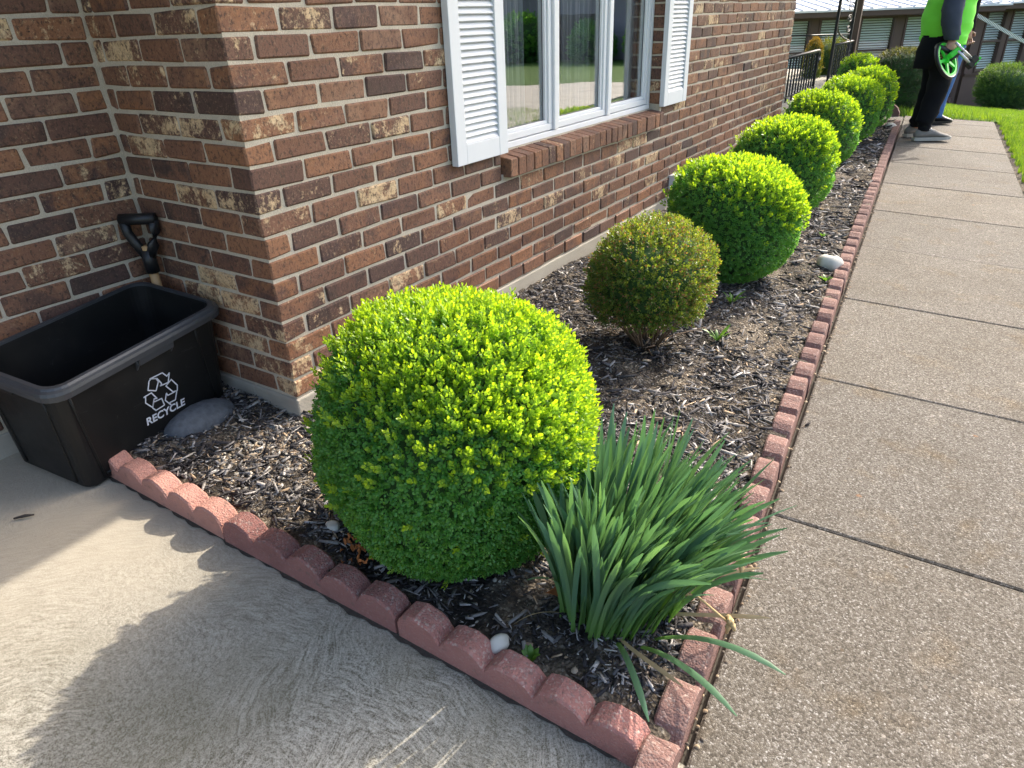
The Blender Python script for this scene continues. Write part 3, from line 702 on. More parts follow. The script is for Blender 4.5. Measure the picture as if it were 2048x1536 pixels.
def chips():
    Vs = []; Ts = []
    for (n, y0, y1, sc) in ((34000, -0.5, 0.6, 0.80), (27000, 0.6, 2.2, 0.86), (16000, 2.2, 4.5, 1.15), (9000, 4.5, 8.3, 1.7)):
        x, y = scatter(n, y0, y1); keep = RNG.random(len(x)) > soil_patch(x, y)*0.92; x, y = x[keep], y[keep]; m = len(x)
        fine = RNG.random(m) < 0.55
        L = np.where(fine, RNG.uniform(0.008, 0.02, m), RNG.gamma(3.2, 0.0115, m).clip(0.012, 0.085))*sc; W = L*RNG.uniform(0.09, 0.30, m); W = W.clip(0.0025, 0.014*sc); T = W*RNG.uniform(0.18, 0.5, m)
        az = RNG.uniform(0, 2*pi, m); el = RNG.normal(0, 0.22, m); rl = RNG.normal(0, 0.5, m)
        a = np.stack([np.cos(az)*np.cos(el), np.sin(az)*np.cos(el), np.sin(el)], 1); h = np.stack([-np.sin(az), np.cos(az), 0*az], 1); u = np.cross(a, h)
        b = h*np.cos(rl)[:, None]+u*np.sin(rl)[:, None]; c = np.cross(a, b)
        P = np.stack([x, y, bedz(x, y)+RNG.uniform(0.0, 0.013, m)], 1)
        cn = []
        for (i, j, k) in ((-1,-1,-1),(1,-1,-1),(1,1,-1),(-1,1,-1),(-1,-1,1),(1,-1,1),(1,1,1),(-1,1,1)):
            wj = RNG.uniform(0.35, 1.0, m); lj = RNG.uniform(0.75, 1.0, m)
            cn.append(P+a*(i*L/2*lj)[:, None]+b*(j*W/2*wj)[:, None]+c*(k*T/2)[:, None])
        Vs.append(np.stack(cn, 1).reshape(-1, 3))
        kind = RNG.random(m); g_ = RNG.uniform(0.6, 1.4, m)[:, None]
        colr = 1.8*np.where((kind < 0.46)[:, None], np.array((0.024, 0.022, 0.023)), np.where((kind < 0.78)[:, None], np.array((0.085, 0.080, 0.079)), np.where((kind < 0.96)[:, None], np.array((0.21, 0.197, 0.185)), np.array((0.25, 0.185, 0.125)))))*g_
        Ts.append(np.repeat(colr, 8, 0))
    V = np.concatenate(Vs); n = len(V)//8; base = np.array([(4,5,6,7),(0,1,5,4),(1,2,6,5),(2,3,7,6),(3,0,4,7)])
    F = (base[None]+np.arange(n)[:, None, None]*8).reshape(-1, 4)
    o = mesh('mulch', V, F, CHIP, None, attrs={'tone': np.concatenate(Ts)}); tag(o, 'dark weathered bark mulch covering the planting bed', None, None, 'stuff')
chips()
def octa(P, R, name, m, cols, kind='stuff'):
    n = len(P); dirs = np.array([(1,0,0),(0,1,0),(-1,0,0),(0,-1,0),(0,0,1),(0,0,-1)], float)
    mid = np.array([(1,1,0),(-1,1,0),(-1,-1,0),(1,-1,0)], float)*0.62
    top = np.array([(.6,0,.62),(0,.6,.62),(-.6,0,.62),(0,-.6,.62)])
    D = np.concatenate([dirs[:4], mid, top, [(0, 0, 0.8)]]); D = D[[0, 4, 1, 5, 2, 6, 3, 7, 8, 9, 10, 11, 12]]
    sc = np.stack([RNG.uniform(0.7, 1.3, n), RNG.uniform(0.7, 1.3, n), RNG.uniform(0.6, 1.0, n)], 1)*R[:, None]
    az = RNG.uniform(0, 2*pi, n); q = D[None]*sc[:, None]*RNG.uniform(0.85, 1.15, (n, 13, 1))
    X = q[..., 0]*np.cos(az)[:, None]-q[..., 1]*np.sin(az)[:, None]; Y = q[..., 0]*np.sin(az)[:, None]+q[..., 1]*np.cos(az)[:, None]
    V = np.stack([X, Y, q[..., 2]], -1)+P[:, None]
    f = []
    for k in range(4):
        a_, b_, c_ = (2*k) % 8, (2*k+1) % 8, (2*k+2) % 8; f += [(a_, b_, 8+k), (b_, 8+(k+1) % 4, 8+k), (b_, c_, 8+(k+1) % 4), (8+k, 8+(k+1) % 4, 12)]
    f = np.array(f); F = (f[None]+np.arange(n)[:, None, None]*13).reshape(-1, 3)
    o = mesh(name, V.reshape(-1, 3), F, m, None, True, attrs={'tone': np.repeat(cols, 13, 0)}); return o
n = 16000; x, y = scatter(n, -0.5, 3.4); k = RNG.random(len(x)) < np.clip(soil_patch(x, y)*0.8+0.04, 0, 1); x, y = x[k], y[k]
x2 = RNG.uniform(-0.05, 0.22, 900); y2 = RNG.normal(-0.16, 0.10, 900); k = (y2 < -0.02) & (y2 > -0.36); x = np.concatenate([x, x2[k]]); y = np.concatenate([y, y2[k]])
R = RNG.gamma(2.5, 0.0012, len(x)).clip(0.0012, 0.008); R[-k.sum():] = RNG.uniform(0.003, 0.009, k.sum())
cp = np.array([(0.36, 0.30, 0.22), (0.22, 0.17, 0.12), (0.48, 0.44, 0.37), (0.15, 0.11, 0.08), (0.30, 0.22, 0.14)])[RNG.integers(0, 5, len(x))]*RNG.uniform(0.7, 1.2, len(x))[:, None]
tag(octa(np.stack([x, y, bedz(x, y)+0.003], 1), R, 'gravel', PEBBLE, cp), 'tan grit and pea gravel showing through bare soil', None, None, 'stuff')
# small litter along the walk edge
n = 260; s_ = RNG.uniform(S0-2*SL, S0+5*SL, n); u_ = RNG.uniform(-0.014, 0.012, n); p = np.array([wp(a_, b_) for a_, b_ in zip(s_, u_)])
cp = np.array([(0.25, 0.18, 0.11), (0.10, 0.08, 0.06), (0.36, 0.28, 0.18)])[RNG.integers(0, 3, n)]
tag(octa(p+np.array((0, 0, 0.001)), RNG.uniform(0.002, 0.007, n), 'litter', PEBBLE, cp), 'crumbs of bark and leaf caught against the edging', None, None, 'stuff')

# ------------------------------------------------------------------ leaves
def sprig_tpl(levels, leafL, leafW, stemL, spread, seed, tip=True, oval=True):
    """list of leaves: each (verts (6,3)), stem along +z; returns V (nl*6,3), F, leaf level"""
    rg = np.random.default_rng(seed); V = []; lev = []
    for l in range(levels):
        for sd_ in (0, 1):
            az = l*pi/2 + sd_*pi + rg.normal(0, 0.35); out = spread*(1-0.55*l/levels) + rg.normal(0, 0.15)
            z = stemL*(l+0.5)/levels; d = np.array((cos(az)*sin(out), sin(az)*sin(out), cos(out))); side = np.array((-sin(az), cos(az), 0)); nrm = np.cross(side, d)
            sc = (1-0.25*l/levels)*rg.uniform(0.85, 1.15); L_, W_ = leafL*sc, leafW*sc
            b = np.array((0, 0, z))+d*0.0015
            cup = 0.22*W_
            V += [b, b+d*L_*0.33+side*W_*0.5+nrm*cup, b+d*L_*0.72+side*W_*0.42+nrm*cup, b+d*L_-nrm*0.1*W_, b+d*L_*0.72-side*W_*0.42+nrm*cup, b+d*L_*0.33-side*W_*0.5+nrm*cup]
            lev += [l/(levels-1)]*6
    V = np.array(V); nl = len(V)//6
    F = (np.array([(0, 1, 2, 3), (0, 3, 4, 5)])[None]+np.arange(nl)[:, None, None]*6).reshape(-1, 4)
    return V, F, np.array(lev)
def blob(cx, cy, cz, R, Rz, seed, flat=0.0, lump=0.03):
    """returns f(dirs)->points on an uneven rounded shrub surface"""
    rg = np.random.default_rng(seed); k = rg.normal(0, 1, (9, 3)); ph = rg.uniform(0, 6, 9)
    def f(D, s=1.0):
        w_ = 1+lump*np.sin(D@k.T*2.4+ph).sum(1)/2.2
        p = 2.0+flat*4; rho = np.hypot(D[:, 0], D[:, 1]); sq = (rho**p+np.abs(D[:, 2])**p)**(-1/p)
        e = D*sq[:, None]
        return np.array((cx, cy, cz))+e*np.array((R, R, Rz))*w_[:, None]*s
    return f
def rand_dirs(n, zmin=-0.85):
    z = RNG.uniform(zmin, 1, n); a = RNG.uniform(0, 2*pi, n); r = np.sqrt(1-z*z); return np.stack([r*np.cos(a), r*np.sin(a), z], 1)
def place_sprigs(f, n, tpl, up, zmin, seed, agef, inner=0.93, jit=0.35, sc=(0.8, 1.25), depth=0.06, keep=None):
    V, F, lev = tpl
    D = rand_dirs(n, zmin)
    if keep is not None: D = D[keep(D)]; n = len(D)
    s = 1-np.abs(RNG.normal(0, depth, n)); P = f(D)*1.0; C = f(np.zeros((1, 3))+1e-9)[0]*0
    cen = (f(np.array([(1.0, 0, 0)]))+f(np.array([(-1.0, 0, 0)])))/2
    P = cen+(P-cen)*(s*inner)[:, None]
    ax = D*1.0+np.array((0, 0, up))+RNG.normal(0, jit, (n, 3)); ax /= np.linalg.norm(ax, axis=1)[:, None]
    t_ = np.cross(ax, RNG.normal(0, 1, (n, 3))); t_ /= np.linalg.norm(t_, axis=1)[:, None]; b_ = np.cross(ax, t_)
    S = RNG.uniform(*sc, n)
    age = agef(D, n)
    W = P[:, None]+S[:, None, None]*(V[None, :, :1]*t_[:, None]+V[None, :, 1:2]*b_[:, None]+V[None, :, 2:]*ax[:, None])
    FF = (F[None]+np.arange(n)[:, None, None]*len(V)).reshape(-1, 4)
    A = np.clip(age[:, None]*(0.5+0.5*lev[None]), 0, 1)
    nl = len(V)//6; var = np.repeat(RNG.random((n, nl)), 6, 1)
    return W.reshape(-1, 3), FF, A.ravel(), var.ravel()
def shell(f, s, seed, nu=28, nv=18, zmin=-0.95):
    th = np.linspace(math.asin(zmin), pi/2*0.999, nv); D = np.array([[cos(t_)*cos(2*pi*u/nu), cos(t_)*sin(2*pi*u/nu), sin(t_)] for t_ in th for u in range(nu)])
    cen = (f(np.array([(1.0, 0, 0)]))+f(np.array([(-1.0, 0, 0)])))/2
    V = cen+(f(D)-cen)*s*(1+RNG.normal(0, 0.02, len(D)))[:, None]
    F = [(j*nu+i, j*nu+(i+1) % nu, (j+1)*nu+(i+1) % nu, (j+1)*nu+i) for j in range(nv-1) for i in range(nu)]
    return V, np.array(F)
def shrub(name, cat, label, c, R, Rz, n, tpl, mat_, agef, group=None, up=0.55, zmin=-0.9, seed=1, flat=0.1, lump=0.03, inner=0.93, jit=0.35, core=0.82, depth=0.06, stems=7, sc=(0.8, 1.25)):
    z0 = float(gz(c[0], c[1]))+0.03
    root = empty(name, (c[0], c[1], z0)); tag(root, label, cat, group)
    f = blob(c[0], c[1], c[2], R, Rz, seed, flat, lump)
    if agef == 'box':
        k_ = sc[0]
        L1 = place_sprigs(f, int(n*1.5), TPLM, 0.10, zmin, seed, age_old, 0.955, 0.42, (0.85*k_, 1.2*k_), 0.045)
        L2 = place_sprigs(f, int(n*0.75), tpl, up, zmin, seed, age_new, 0.965, 0.30, sc, 0.035, keep_new_and_lit)
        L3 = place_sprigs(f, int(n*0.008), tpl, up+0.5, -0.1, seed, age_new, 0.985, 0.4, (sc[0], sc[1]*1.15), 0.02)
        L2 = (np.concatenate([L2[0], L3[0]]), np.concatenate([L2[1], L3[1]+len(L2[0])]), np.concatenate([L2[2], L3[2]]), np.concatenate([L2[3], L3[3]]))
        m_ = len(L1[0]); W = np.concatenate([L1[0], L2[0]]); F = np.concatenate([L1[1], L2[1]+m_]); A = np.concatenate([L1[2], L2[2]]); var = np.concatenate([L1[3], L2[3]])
    else: W, F, A, var = place_sprigs(f, n, tpl, up, zmin, seed, agef, inner, jit, sc, depth)
    mesh('foliage', W, F, mat_, root, False, attrs={'age': A, 'var': var})
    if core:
        V, Fc = shell(f, core, seed); mesh('core_shell', V, Fc, CORE, root, True)  # opaque shell blocking the view through, interior shade put into its colour
    mb = MB()
    for k in range(stems):
        a = 2*pi*k/stems+random.random(); r = random.uniform(0.1, 0.55)*R
        e = np.array((c[0]+r*cos(a), c[1]+r*sin(a), c[2]-0.3*Rz)); b = np.array((c[0]+0.03*cos(a), c[1]+0.03*sin(a), z0-0.05))
        m_ = (b+e)/2+np.array((random.gauss(0, .02), random.gauss(0, .02), 0)); mb.tube([b, m_, e], [0.008, 0.006, 0.004], 6)
    if stems: mb.build('stem', STEM, root, True)
    return root, f
TPL1 = sprig_tpl(5, 0.0122, 0.0078, 0.030, 0.85, 3)
TPL2 = sprig_tpl(4, 0.0155, 0.0092, 0.034, 0.85, 4)
TPLS = sprig_tpl(4, 0.0105, 0.0065, 0.026, 0.9, 5)
TPLN = sprig_tpl(6, 0.020, 0.0042, 0.040, 0.75, 6)
TPLM = sprig_tpl(3, 0.0112, 0.0086, 0.013, 1.2, 8)
age_box = 'box'
def new_and_lit(D): return np.clip(0.006+1.1*np.clip((D[:, 2]-0.20+0.30*D[:, 0]+0.22*D[:, 1])/0.60, 0, 1)**1.3, 0, 1)  # new growth, plus sunlit brightness of top and sun side put into leaf colour
def keep_new_and_lit(D): return RNG.random(len(D)) < new_and_lit(D)
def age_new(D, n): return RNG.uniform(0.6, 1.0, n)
def age_old(D, n): return np.where(RNG.random(n) < new_and_lit(D)*0.8, RNG.uniform(0.35, 0.8, n), RNG.beta(1.1, 4.0, n)*0.30)
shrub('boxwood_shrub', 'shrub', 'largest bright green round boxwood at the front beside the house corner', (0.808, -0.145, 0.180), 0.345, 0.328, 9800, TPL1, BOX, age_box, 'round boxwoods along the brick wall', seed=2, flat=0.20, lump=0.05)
G = 'round boxwoods along the brick wall'
def age_b2(D, n): return np.clip(RNG.beta(1.2, 2.4, n)+0.35*np.clip(D[:, 2], 0, 1)+0.25*np.clip(D[:, 0], 0, 1), 0, 1)
root2, f2 = shrub('boxwood_shrub', 'shrub', 'smaller sparse bronze and olive boxwood with bare twigs showing at its base', (0.740, 1.185, 0.175), 0.245, 0.225, 3600, TPLS, BOXB, age_b2, G, seed=5, flat=0.16, lump=0.06, zmin=-0.66, core=0.80, depth=0.10, stems=0, jit=0.6)
mb = MB()
for k in range(46):
    a = random.uniform(0, 2*pi); r = random.uniform(0.05, 0.20); zz = random.uniform(0.02, 0.14); lowb = random.random() < 0.25
    if lowb: r, zz = random.uniform(0.14, 0.30), random.uniform(-0.10, -0.04)
    b = np.array((0.74+0.035*cos(a), 1.185+0.035*sin(a), -0.12)); e = np.array((0.74+r*cos(a), 1.185+r*sin(a), zz))
    m1 = b*0.6+e*0.4+np.array((random.gauss(0, .012), random.gauss(0, .012), 0.01)); mb.tube([b, m1, e], [0.0045, 0.0035, 0.0012], 5)
mb.build('twigs', STEM, root2, True)
rows = [((0.737, 2.180, 0.168), 0.325, 0.295, 6000, 'third boxwood in the row, full green ball with a white vent box behind it'),
        ((0.625, 3.560, 0.172), 0.320, 0.290, 4300, 'fourth boxwood in the row, leaf tips glowing yellow along its top'),
        ((0.470, 5.430, 0.150), 0.308, 0.295, 2900, 'fifth boxwood in the row, near the far end of the brick wall'),
        ((0.450, 6.70, 0.160), 0.312, 0.305, 2000, 'sixth boxwood in the row, just past the end of the brick wall'),
        ((0.440, 7.85, 0.160), 0.300, 0.318, 1600, 'last boxwood in the row, beside the end of the edging')]
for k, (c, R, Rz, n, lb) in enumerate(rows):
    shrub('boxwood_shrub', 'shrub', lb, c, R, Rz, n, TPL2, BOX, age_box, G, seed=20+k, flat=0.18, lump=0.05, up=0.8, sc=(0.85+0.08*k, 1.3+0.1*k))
def age_yew(D, n): return np.where(RNG.random(n) < np.clip((D[:, 2]-0.62)*2.6, 0, 0.85), RNG.uniform(0.6, 1, n), RNG.uniform(0, 0.12, n))
shrub('yew_shrub', 'shrub', 'dark clipped yew with yellow tipped top behind the standing people', (0.50, 10.05, 0.175), 0.385, 0.40, 2600, TPLN, YEW, age_yew, None, seed=40, flat=0.3, sc=(1.0, 1.5))

# ------------------------------------------------------------------ daffodil clump
daff = empty('daffodil_clump', (1.23, -0.16, -0.14)); tag(daff, 'clump of long blue green daffodil leaves at the bed corner', 'plant')
def strap(base, az, lean0, lean1, L, W, twist=0.0, seg=10, m=DAFF, parent=daff, name='leaf', age_tip=1.0):
    V = []; A = []; VE = []; p = np.array(base, float); az2 = az
    for i in range(seg+1):
        t_ = i/seg; th = lean0+(lean1-lean0)*t_**1.5; az2 = az+twist*t_
        d = np.array((cos(az2)*sin(th), sin(az2)*sin(th), cos(th)))
        roll = random_roll+0.5*twist*t_
        side = np.array((-sin(az2), cos(az2), 0)); nrm = np.cross(d, side); sd_ = side*cos(roll)+nrm*sin(roll); nn = np.cross(sd_, d)
        wd = W*(0.72+0.5*t_-0.25*t_*t_)*(1 if t_ < 0.9 else (0.72 if t_ < 0.97 else 0.18))*0.5
        V += [p-sd_*wd+nn*wd*0.28, p.copy(), p+sd_*wd+nn*wd*0.28]; A += [min(1, t_*2.6)]*3; VE += [-1, 0, 1]
        p = p+d*L/seg
    F = []
    for i in range(seg):
        a_ = i*3; F += [(a_, a_+1, a_+4, a_+3), (a_+1, a_+2, a_+5, a_+4)]
    o = mesh(name, np.array(V)-np.array(base), F, m, None, True, attrs={'age': A, 'vein': VE}); o.location = Vector(base); setp(o, parent)
    return o
def daff_leaf():
    global random_roll
    a = random.uniform(0, 2*pi); r = math.sqrt(random.random())
    bx_, by_ = 1.238+0.130*r*cos(a), -0.130+0.155*r*sin(a)
    ox, oy = bx_-1.238, by_+0.130
    dx_, dy_ = ox*3.8+0.26+random.gauss(0, 0.14), oy*2.3+0.08+random.gauss(0, 0.16)
    dx_, dy_ = max(dx_, -0.10+0.03*random.random()), max(dy_, -0.22)
    az = math.atan2(dy_, dx_); mag = min(1.2, math.hypot(dx_, dy_))
    random_roll = random.gauss(0, 0.6)
    return (bx_, by_, float(bedz(bx_, by_))-0.01), az, 0.08+0.33*mag, 0.20+1.02*mag+random.gauss(0, 0.12), random.uniform(0.30, 0.425), random.uniform(0.0115, 0.0165), random.gauss(0, 0.35)
for k in range(288): strap(*daff_leaf())
rest = [strap(*daff_leaf()) for k in range(170)]
Vr, Fr, Ar, Er, nr = [], [], [], [], 0
for o in rest:
    me = o.data; L_ = np.array(o.location)
    Vr += [np.array(v.co)+L_ for v in me.vertices]; Fr += [[i+nr for i in p.vertices] for p in me.polygons]; nr += len(me.vertices)
    Ar += [q.value for q in me.attributes['age'].data]; Er += [q.value for q in me.attributes['vein'].data]
    bpy.data.objects.remove(o); bpy.data.meshes.remove(me)
tag(mesh('leaves', np.array(Vr), Fr, DAFF, daff, True, attrs={'age': Ar, 'vein': Er}), kind='stuff')
for (bx_, by_, az, l0, l1, L) in ((1.34, -0.24, -0.55, 0.9, 2.0, 0.30), (1.36, -0.20, -0.25, 0.8, 1.95, 0.32), (1.30, -0.26, -1.0, 0.85, 2.05, 0.28), (1.17, -0.22, -2.0, 0.25, 1.4, 0.24), (1.13, -0.16, 2.6, 0.15, 0.5, 0.3)):
    random_roll = 0.2; strap((bx_, by_, float(bedz(bx_, by_))), az, l0, l1, L, 0.014, 0.2)
STRAW = plain('dry_straw', (0.42, 0.30, 0.15), 0.8, 0.3, 30)
for (bx_, by_, az, L_) in ((1.33, -0.02, 0.3, 0.22), (1.30, -0.25, -0.7, 0.20), (1.16, -0.24, -2.4, 0.14), (1.35, -0.12, 0.0, 0.24)):
    random_roll = 0.8; strap((bx_, by_, float(bedz(bx_, by_))+0.005), az, 1.15, 1.75, L_, 0.010, 0.6, m=STRAW)
def withered(b, e, lb=None):
    mb = MB(); b = np.array(b); e = np.array(e); mb.tube([b, (b+e)/2+np.array((0, 0, 0.03)), e], [0.003, 0.0028, 0.0025], 6)
    for k in range(7):
        d = RNG.normal(0, 1, 3); d /= np.linalg.norm(d); mb.tube([e, e+d*0.012+np.array((0, 0, 0.002)), e+d*0.022-np.array((0, 0, 0.008))], [0.005, 0.007, 0.002], 5)
    mb.build('withered_flower', DRYP, daff, True)
withered((1.36, -0.05, 0.02), (1.475, 0.02, -0.03)); withered((1.36, -0.16, -0.02), (1.50, -0.13, -0.07))
# dead leaf at the clump's foot
def curl(name, c, s, m, lab, cat, seed):
    rg = np.random.default_rng(seed); V = []; F = []; n = 6
    for i in range(n+1):
        for j in range(3):
            t_ = i/n; V.append((c[0]+s*(t_-0.5)*1.6, c[1]+s*(j-1)*0.42*sin(pi*min(max(t_, .06), .94)), c[2]+s*0.35*abs(j-1)+0.25*s*sin(3*t_)+rg.normal(0, s*0.05)))
    for i in range(n):
        for j in range(2): F.append((i*3+j, (i+1)*3+j, (i+1)*3+j+1, i*3+j+1))
    o = mesh(name, V, F, m, None, True, center=True); md = o.modifiers.new('thick', 'SOLIDIFY'); md.thickness = 0.0008
    if lab: tag(o, lab, cat)
    return o
o = curl('dead_leaf', (1.128, -0.215, -0.105), 0.036, RUST, 'curled rust brown dead leaf at the foot of the daffodils', 'dead leaf', 3); o.rotation_euler = (0.9, 0.3, 1.2)
rb = empty('dead_twig', (0.66, -0.38, -0.10)); tag(rb, 'rust orange dead leaves on a twig under the front boxwood', 'dead twig')
for k in range(26):
    p = np.array((0.655+random.gauss(0, 0.03), -0.385+random.gauss(0, 0.02), -0.085+random.uniform(0, 0.06))); o = curl('leaf', p, 0.012, RUST, None, None, 60+k); setp(o, rb); o.rotation_euler = (random.random()*3, random.random()*3, random.random()*6)

# ------------------------------------------------------------------ weeds and stones
def weed(name, c, n, L, W, lab, lean=(0.5, 1.2), m=None):
    r_ = empty(name, c); tag(r_, lab, 'weed'); global random_roll
    for k in range(n):
        random_roll = random.gauss(0, 0.3)
        strap(c, 2*pi*k/n+random.gauss(0, 0.3), random.uniform(*lean)*0.5, random.uniform(*lean)+0.4, L*random.uniform(0.7, 1.2), W, 0.2, 4, m or WEED, r_, 'leaf')
WEED = leafmat('weed_leaf', (0.06, 0.15, 0.025), (0.10, 0.22, 0.035), 0.35)
def gp(x, y, d=0.0): return (x, y, float(bedz(x, y))+d)
weed('weed', gp(1.162, -0.393), 10, 0.034, 0.014, 'small bright green weed just behind the front edging')
weed('weed', gp(0.90, 1.78), 8, 0.075, 0.013, 'low leafy weed between the bronze boxwood and the next one', (0.8, 1.5))
weed('weed', gp(0.975, 1.36), 7, 0.075, 0.014, 'broad leafed weed at the right foot of the bronze boxwood', (0.6, 1.3))
weed('weed', gp(1.20, 2.35), 8, 0.05, 0.016, 'tiny yellow green weed in front of the pale grey cobble', (0.9, 1.5))
weed('weed', gp(1.03, 3.10), 5, 0.04, 0.014, 'yellowing sprout in the mulch beside the fourth boxwood', (0.9, 1.5))
def rock(name, c, s, m, lab, cat, seed, n=3):
    bm = bmesh.new(); bmesh.ops.create_icosphere(bm, subdivisions=n, radius=1); rg = np.random.default_rng(seed); k = rg.normal(0, 1, (7, 3)); ph = rg.uniform(0, 6, 7)
    for v in bm.verts:
        d = np.array(v.co); w_ = 1+0.09*np.sin(k@d*1.9+ph).sum()/1.6
        v.co = Vector(d*w_*np.array(s))
    me = bpy.data.meshes.new(name); bm.to_mesh(me); bm.free(); me.polygons.foreach_set('use_smooth', np.ones(len(me.polygons), bool))
    o = link(name, me, m); o.location = c; tag(o, lab, cat); return o
rock('stone', (-0.262, -0.20, -0.066), (0.078, 0.135, 0.060), STONE_G, 'bluish grey rock propping up the recycling bin', 'stone', 1)
o = rock('stone', gp(1.088, -0.405, 0.012), (0.021, 0.026, 0.019), STONE_W, 'white stone lodged behind the front edging', 'stone', 2)
o = rock('stone', gp(1.165, 2.60, 0.02), (0.068, 0.055, 0.042), STONE_W, 'pale grey cobble lying beside the walkway edging', 'stone', 3)
rock('stone', gp(0.52, -0.345, 0.012), (0.022, 0.014, 0.010), STONE_W, 'flat white pebble in the mulch near the front boxwood', 'stone', 4)
rock('stone', (0.775, 7.80, -0.11), (0.075, 0.06, 0.05), STONE_W, 'pale rock at the far end of the bed', 'stone', 5)
def stick(p0, p1, r, m, lab):
    mb = MB(); p0 = np.array(p0); p1 = np.array(p1); mb.tube([p0, (p0+p1)/2+np.array((0.002, 0.003, 0.002)), p1], [r*0.6, r, r*0.5], 6); o = mb.build('bark_chip', m, None, True, center=True); tag(o, lab, 'bark chip')
BARK = plain('dark_bark', (0.035, 0.028, 0.024), 0.85, 0.3, 60)
stick((-0.30, -0.775, -0.088), (-0.27, -0.735, -0.089), 0.0045, BARK, 'dark bark chip lying alone on the driveway')
stick((1.425, 0.96, -0.172), (1.435, 0.99, -0.172), 0.005, BARK, 'dark bark chip lying on the walkway near the edging')
# ------------------------------------------------------------------ recycling bin with shovel
def make_bin():
    B0 = np.array((-0.246, -0.587, -0.094))
    u = np.array((-0.16378, 0.98515, 0.05155)); v = np.array((-0.97965, -0.16857, 0.10893)); n = np.array((0.1160, -0.03266, 0.99271)); FL = 0.017
    root = empty('recycling_bin', B0); tag(root, 'black plastic recycling bin standing in the brick nook', 'bin')
    LB, WB, H = 0.558, 0.312, 0.363
    def ring(t_, out=0.0, r=0.045, inset=0.0, seg=5, hh=None):
        fl = FL*t_; x0, x1, y0, y1 = -fl-out+inset, LB+fl+out-inset, -fl-out+inset, WB+fl+out-inset
        P = []
        for (cx, cy, a0) in ((x1-r, y1-r, 0), (x0+r, y1-r, 90), (x0+r, y0+r, 180), (x1-r, y0+r, 270)):
            for k in range(seg+1):
                a = radians(a0+90*k/seg); P.append((cx+r*cos(a), cy+r*sin(a)))
        h = H*t_ if hh is None else hh
        return np.array([B0+u*a_+v*b_+n*h for a_, b_ in P])
    rings = [ring(0, -0.006, 0.03, hh=0.0), ring(0.02, 0, 0.035), ring(0.5, 0, 0.042), ring(1.0, 0, 0.05), ring(1.0, -0.004, 0.047), ring(0.5, -0.004, 0.04), ring(0.03, -0.004, 0.033)]
    V, F = loft(rings); mesh('tub', V, F, PLASTIC, root)
    rim = [ring(1.0, 0.001, 0.05, hh=H-0.028), ring(1.0, 0.020, 0.058, hh=H-0.028), ring(1.0, 0.022, 0.060, hh=H-0.010), ring(1.0, 0.019, 0.058, hh=H-0.002), ring(1.0, 0.012, 0.055, hh=H+0.002), ring(1.0, 0.008, 0.052, hh=H+0.008), ring(1.0, -0.004, 0.047, hh=H+0.008), ring(1.0, -0.004, 0.047, hh=H-0.01)]
    V, F = loft(rim, cap=False); mesh('rim', V, F, plain('sky_sheen_plastic', (0.045, 0.049, 0.056), 0.42, 0.3, 20), root)  # sky reflection on the rim put into a lighter, bluish base colour
    def onface(a, h, out=0.0):          # long face towards the bed: v = 0 side, flared
        return B0+u*a+n*h-v*(FL*h/H+out)
    # handle tab under the rim, ribs at the ends
    mb = MB(); a0, a1 = 0.241, 0.369
    for (x0, x1, h0, h1, o_) in ((a0, a1, H-0.052, H-0.026, 0.016),):
        c = [onface(x0, h0, 0.0), onface(x1, h0, 0.0), onface(x1, h0, o_), onface(x0, h0, o_), onface(x0, h1, 0.0), onface(x1, h1, 0.0), onface(x1, h1, o_+0.004), onface(x0, h1, o_+0.004)]
        mb.add(c, [(0,3,2,1),(4,5,6,7),(0,1,5,4),(1,2,6,5),(2,3,7,6),(3,0,4,7)])
    for x0 in (a0-0.003, a1-0.004):
        c = [onface(x0, H-0.072, 0), onface(x0+0.007, H-0.072, 0), onface(x0+0.007, H-0.05, 0.013), onface(x0, H-0.05, 0.013), onface(x0, H-0.03, 0), onface(x0+0.007, H-0.03, 0)]
        mb.add(c, [(0,1,2,3),(3,2,5,4),(0,3,4),(1,5,2)])
    mb.build('handle', plain('sky_sheen_plastic', (0.045, 0.049, 0.056), 0.42, 0.3, 20), root, bevel=0.002)  # same painted sky sheen as the rim
    RIB = PLASTIC
    for a_, sl in ((0.055, -0.035), (0.505, -0.04)):
        mb = MB(); pts = [onface(a_+sl*(h/H), h, 0.0) for h in np.linspace(0.02, H-0.03, 6)]; mb.tube(pts, 0.0042, 6); mb.build('rib', RIB, root, True)
    mb = MB(); mb.tube([onface(0.06, 0.026, 0.0), onface(0.11, 0.026, 0.0)], 0.004, 6); mb.build('rib', RIB, root, True)
    # grooved panel on the short end towards the camera
    def onend(b, h, out=0.0): return B0+v*b+n*h-u*(FL*h/H+out)
    for b_ in (0.05, 0.262):
        mb = MB(); mb.tube([onend(b_+(b_-0.156)*0.12*(h/H), h, 0.0005) for h in np.linspace(0.02, H-0.04, 6)], 0.0045, 6); mb.build('rib', RIB, root, True)
    # grip slot below the end rim
    mb = MB(); 
    for sgn in (0,): 
        c = onend(0.19, H-0.048, 0.004); mb.obox(c, v*0.04, n*0.006, u*0.006)
    mb.build('grip_slot', GRIP, root, bevel=0.002)
    # printing
    txt = bpy.data.curves.new('recycle_word', 'FONT'); txt.body = 'RECYCLE'; txt.size = 0.0365; txt.align_x = 'CENTER'; txt.extrude = 0.0003; txt.space_character = 1.02; txt.offset = 0.0009
    to = bpy.data.objects.new('recycle_word', txt); COL.objects.link(to); txt.materials.append(PRINT)
    f1 = onface(0.3, 0.1)-onface(0.2, 0.1); f1 /= np.linalg.norm(f1); f2 = onface(0.2, 0.2)-onface(0.2, 0.1); f2 /= np.linalg.norm(f2); e3 = np.cross(f1, f2)
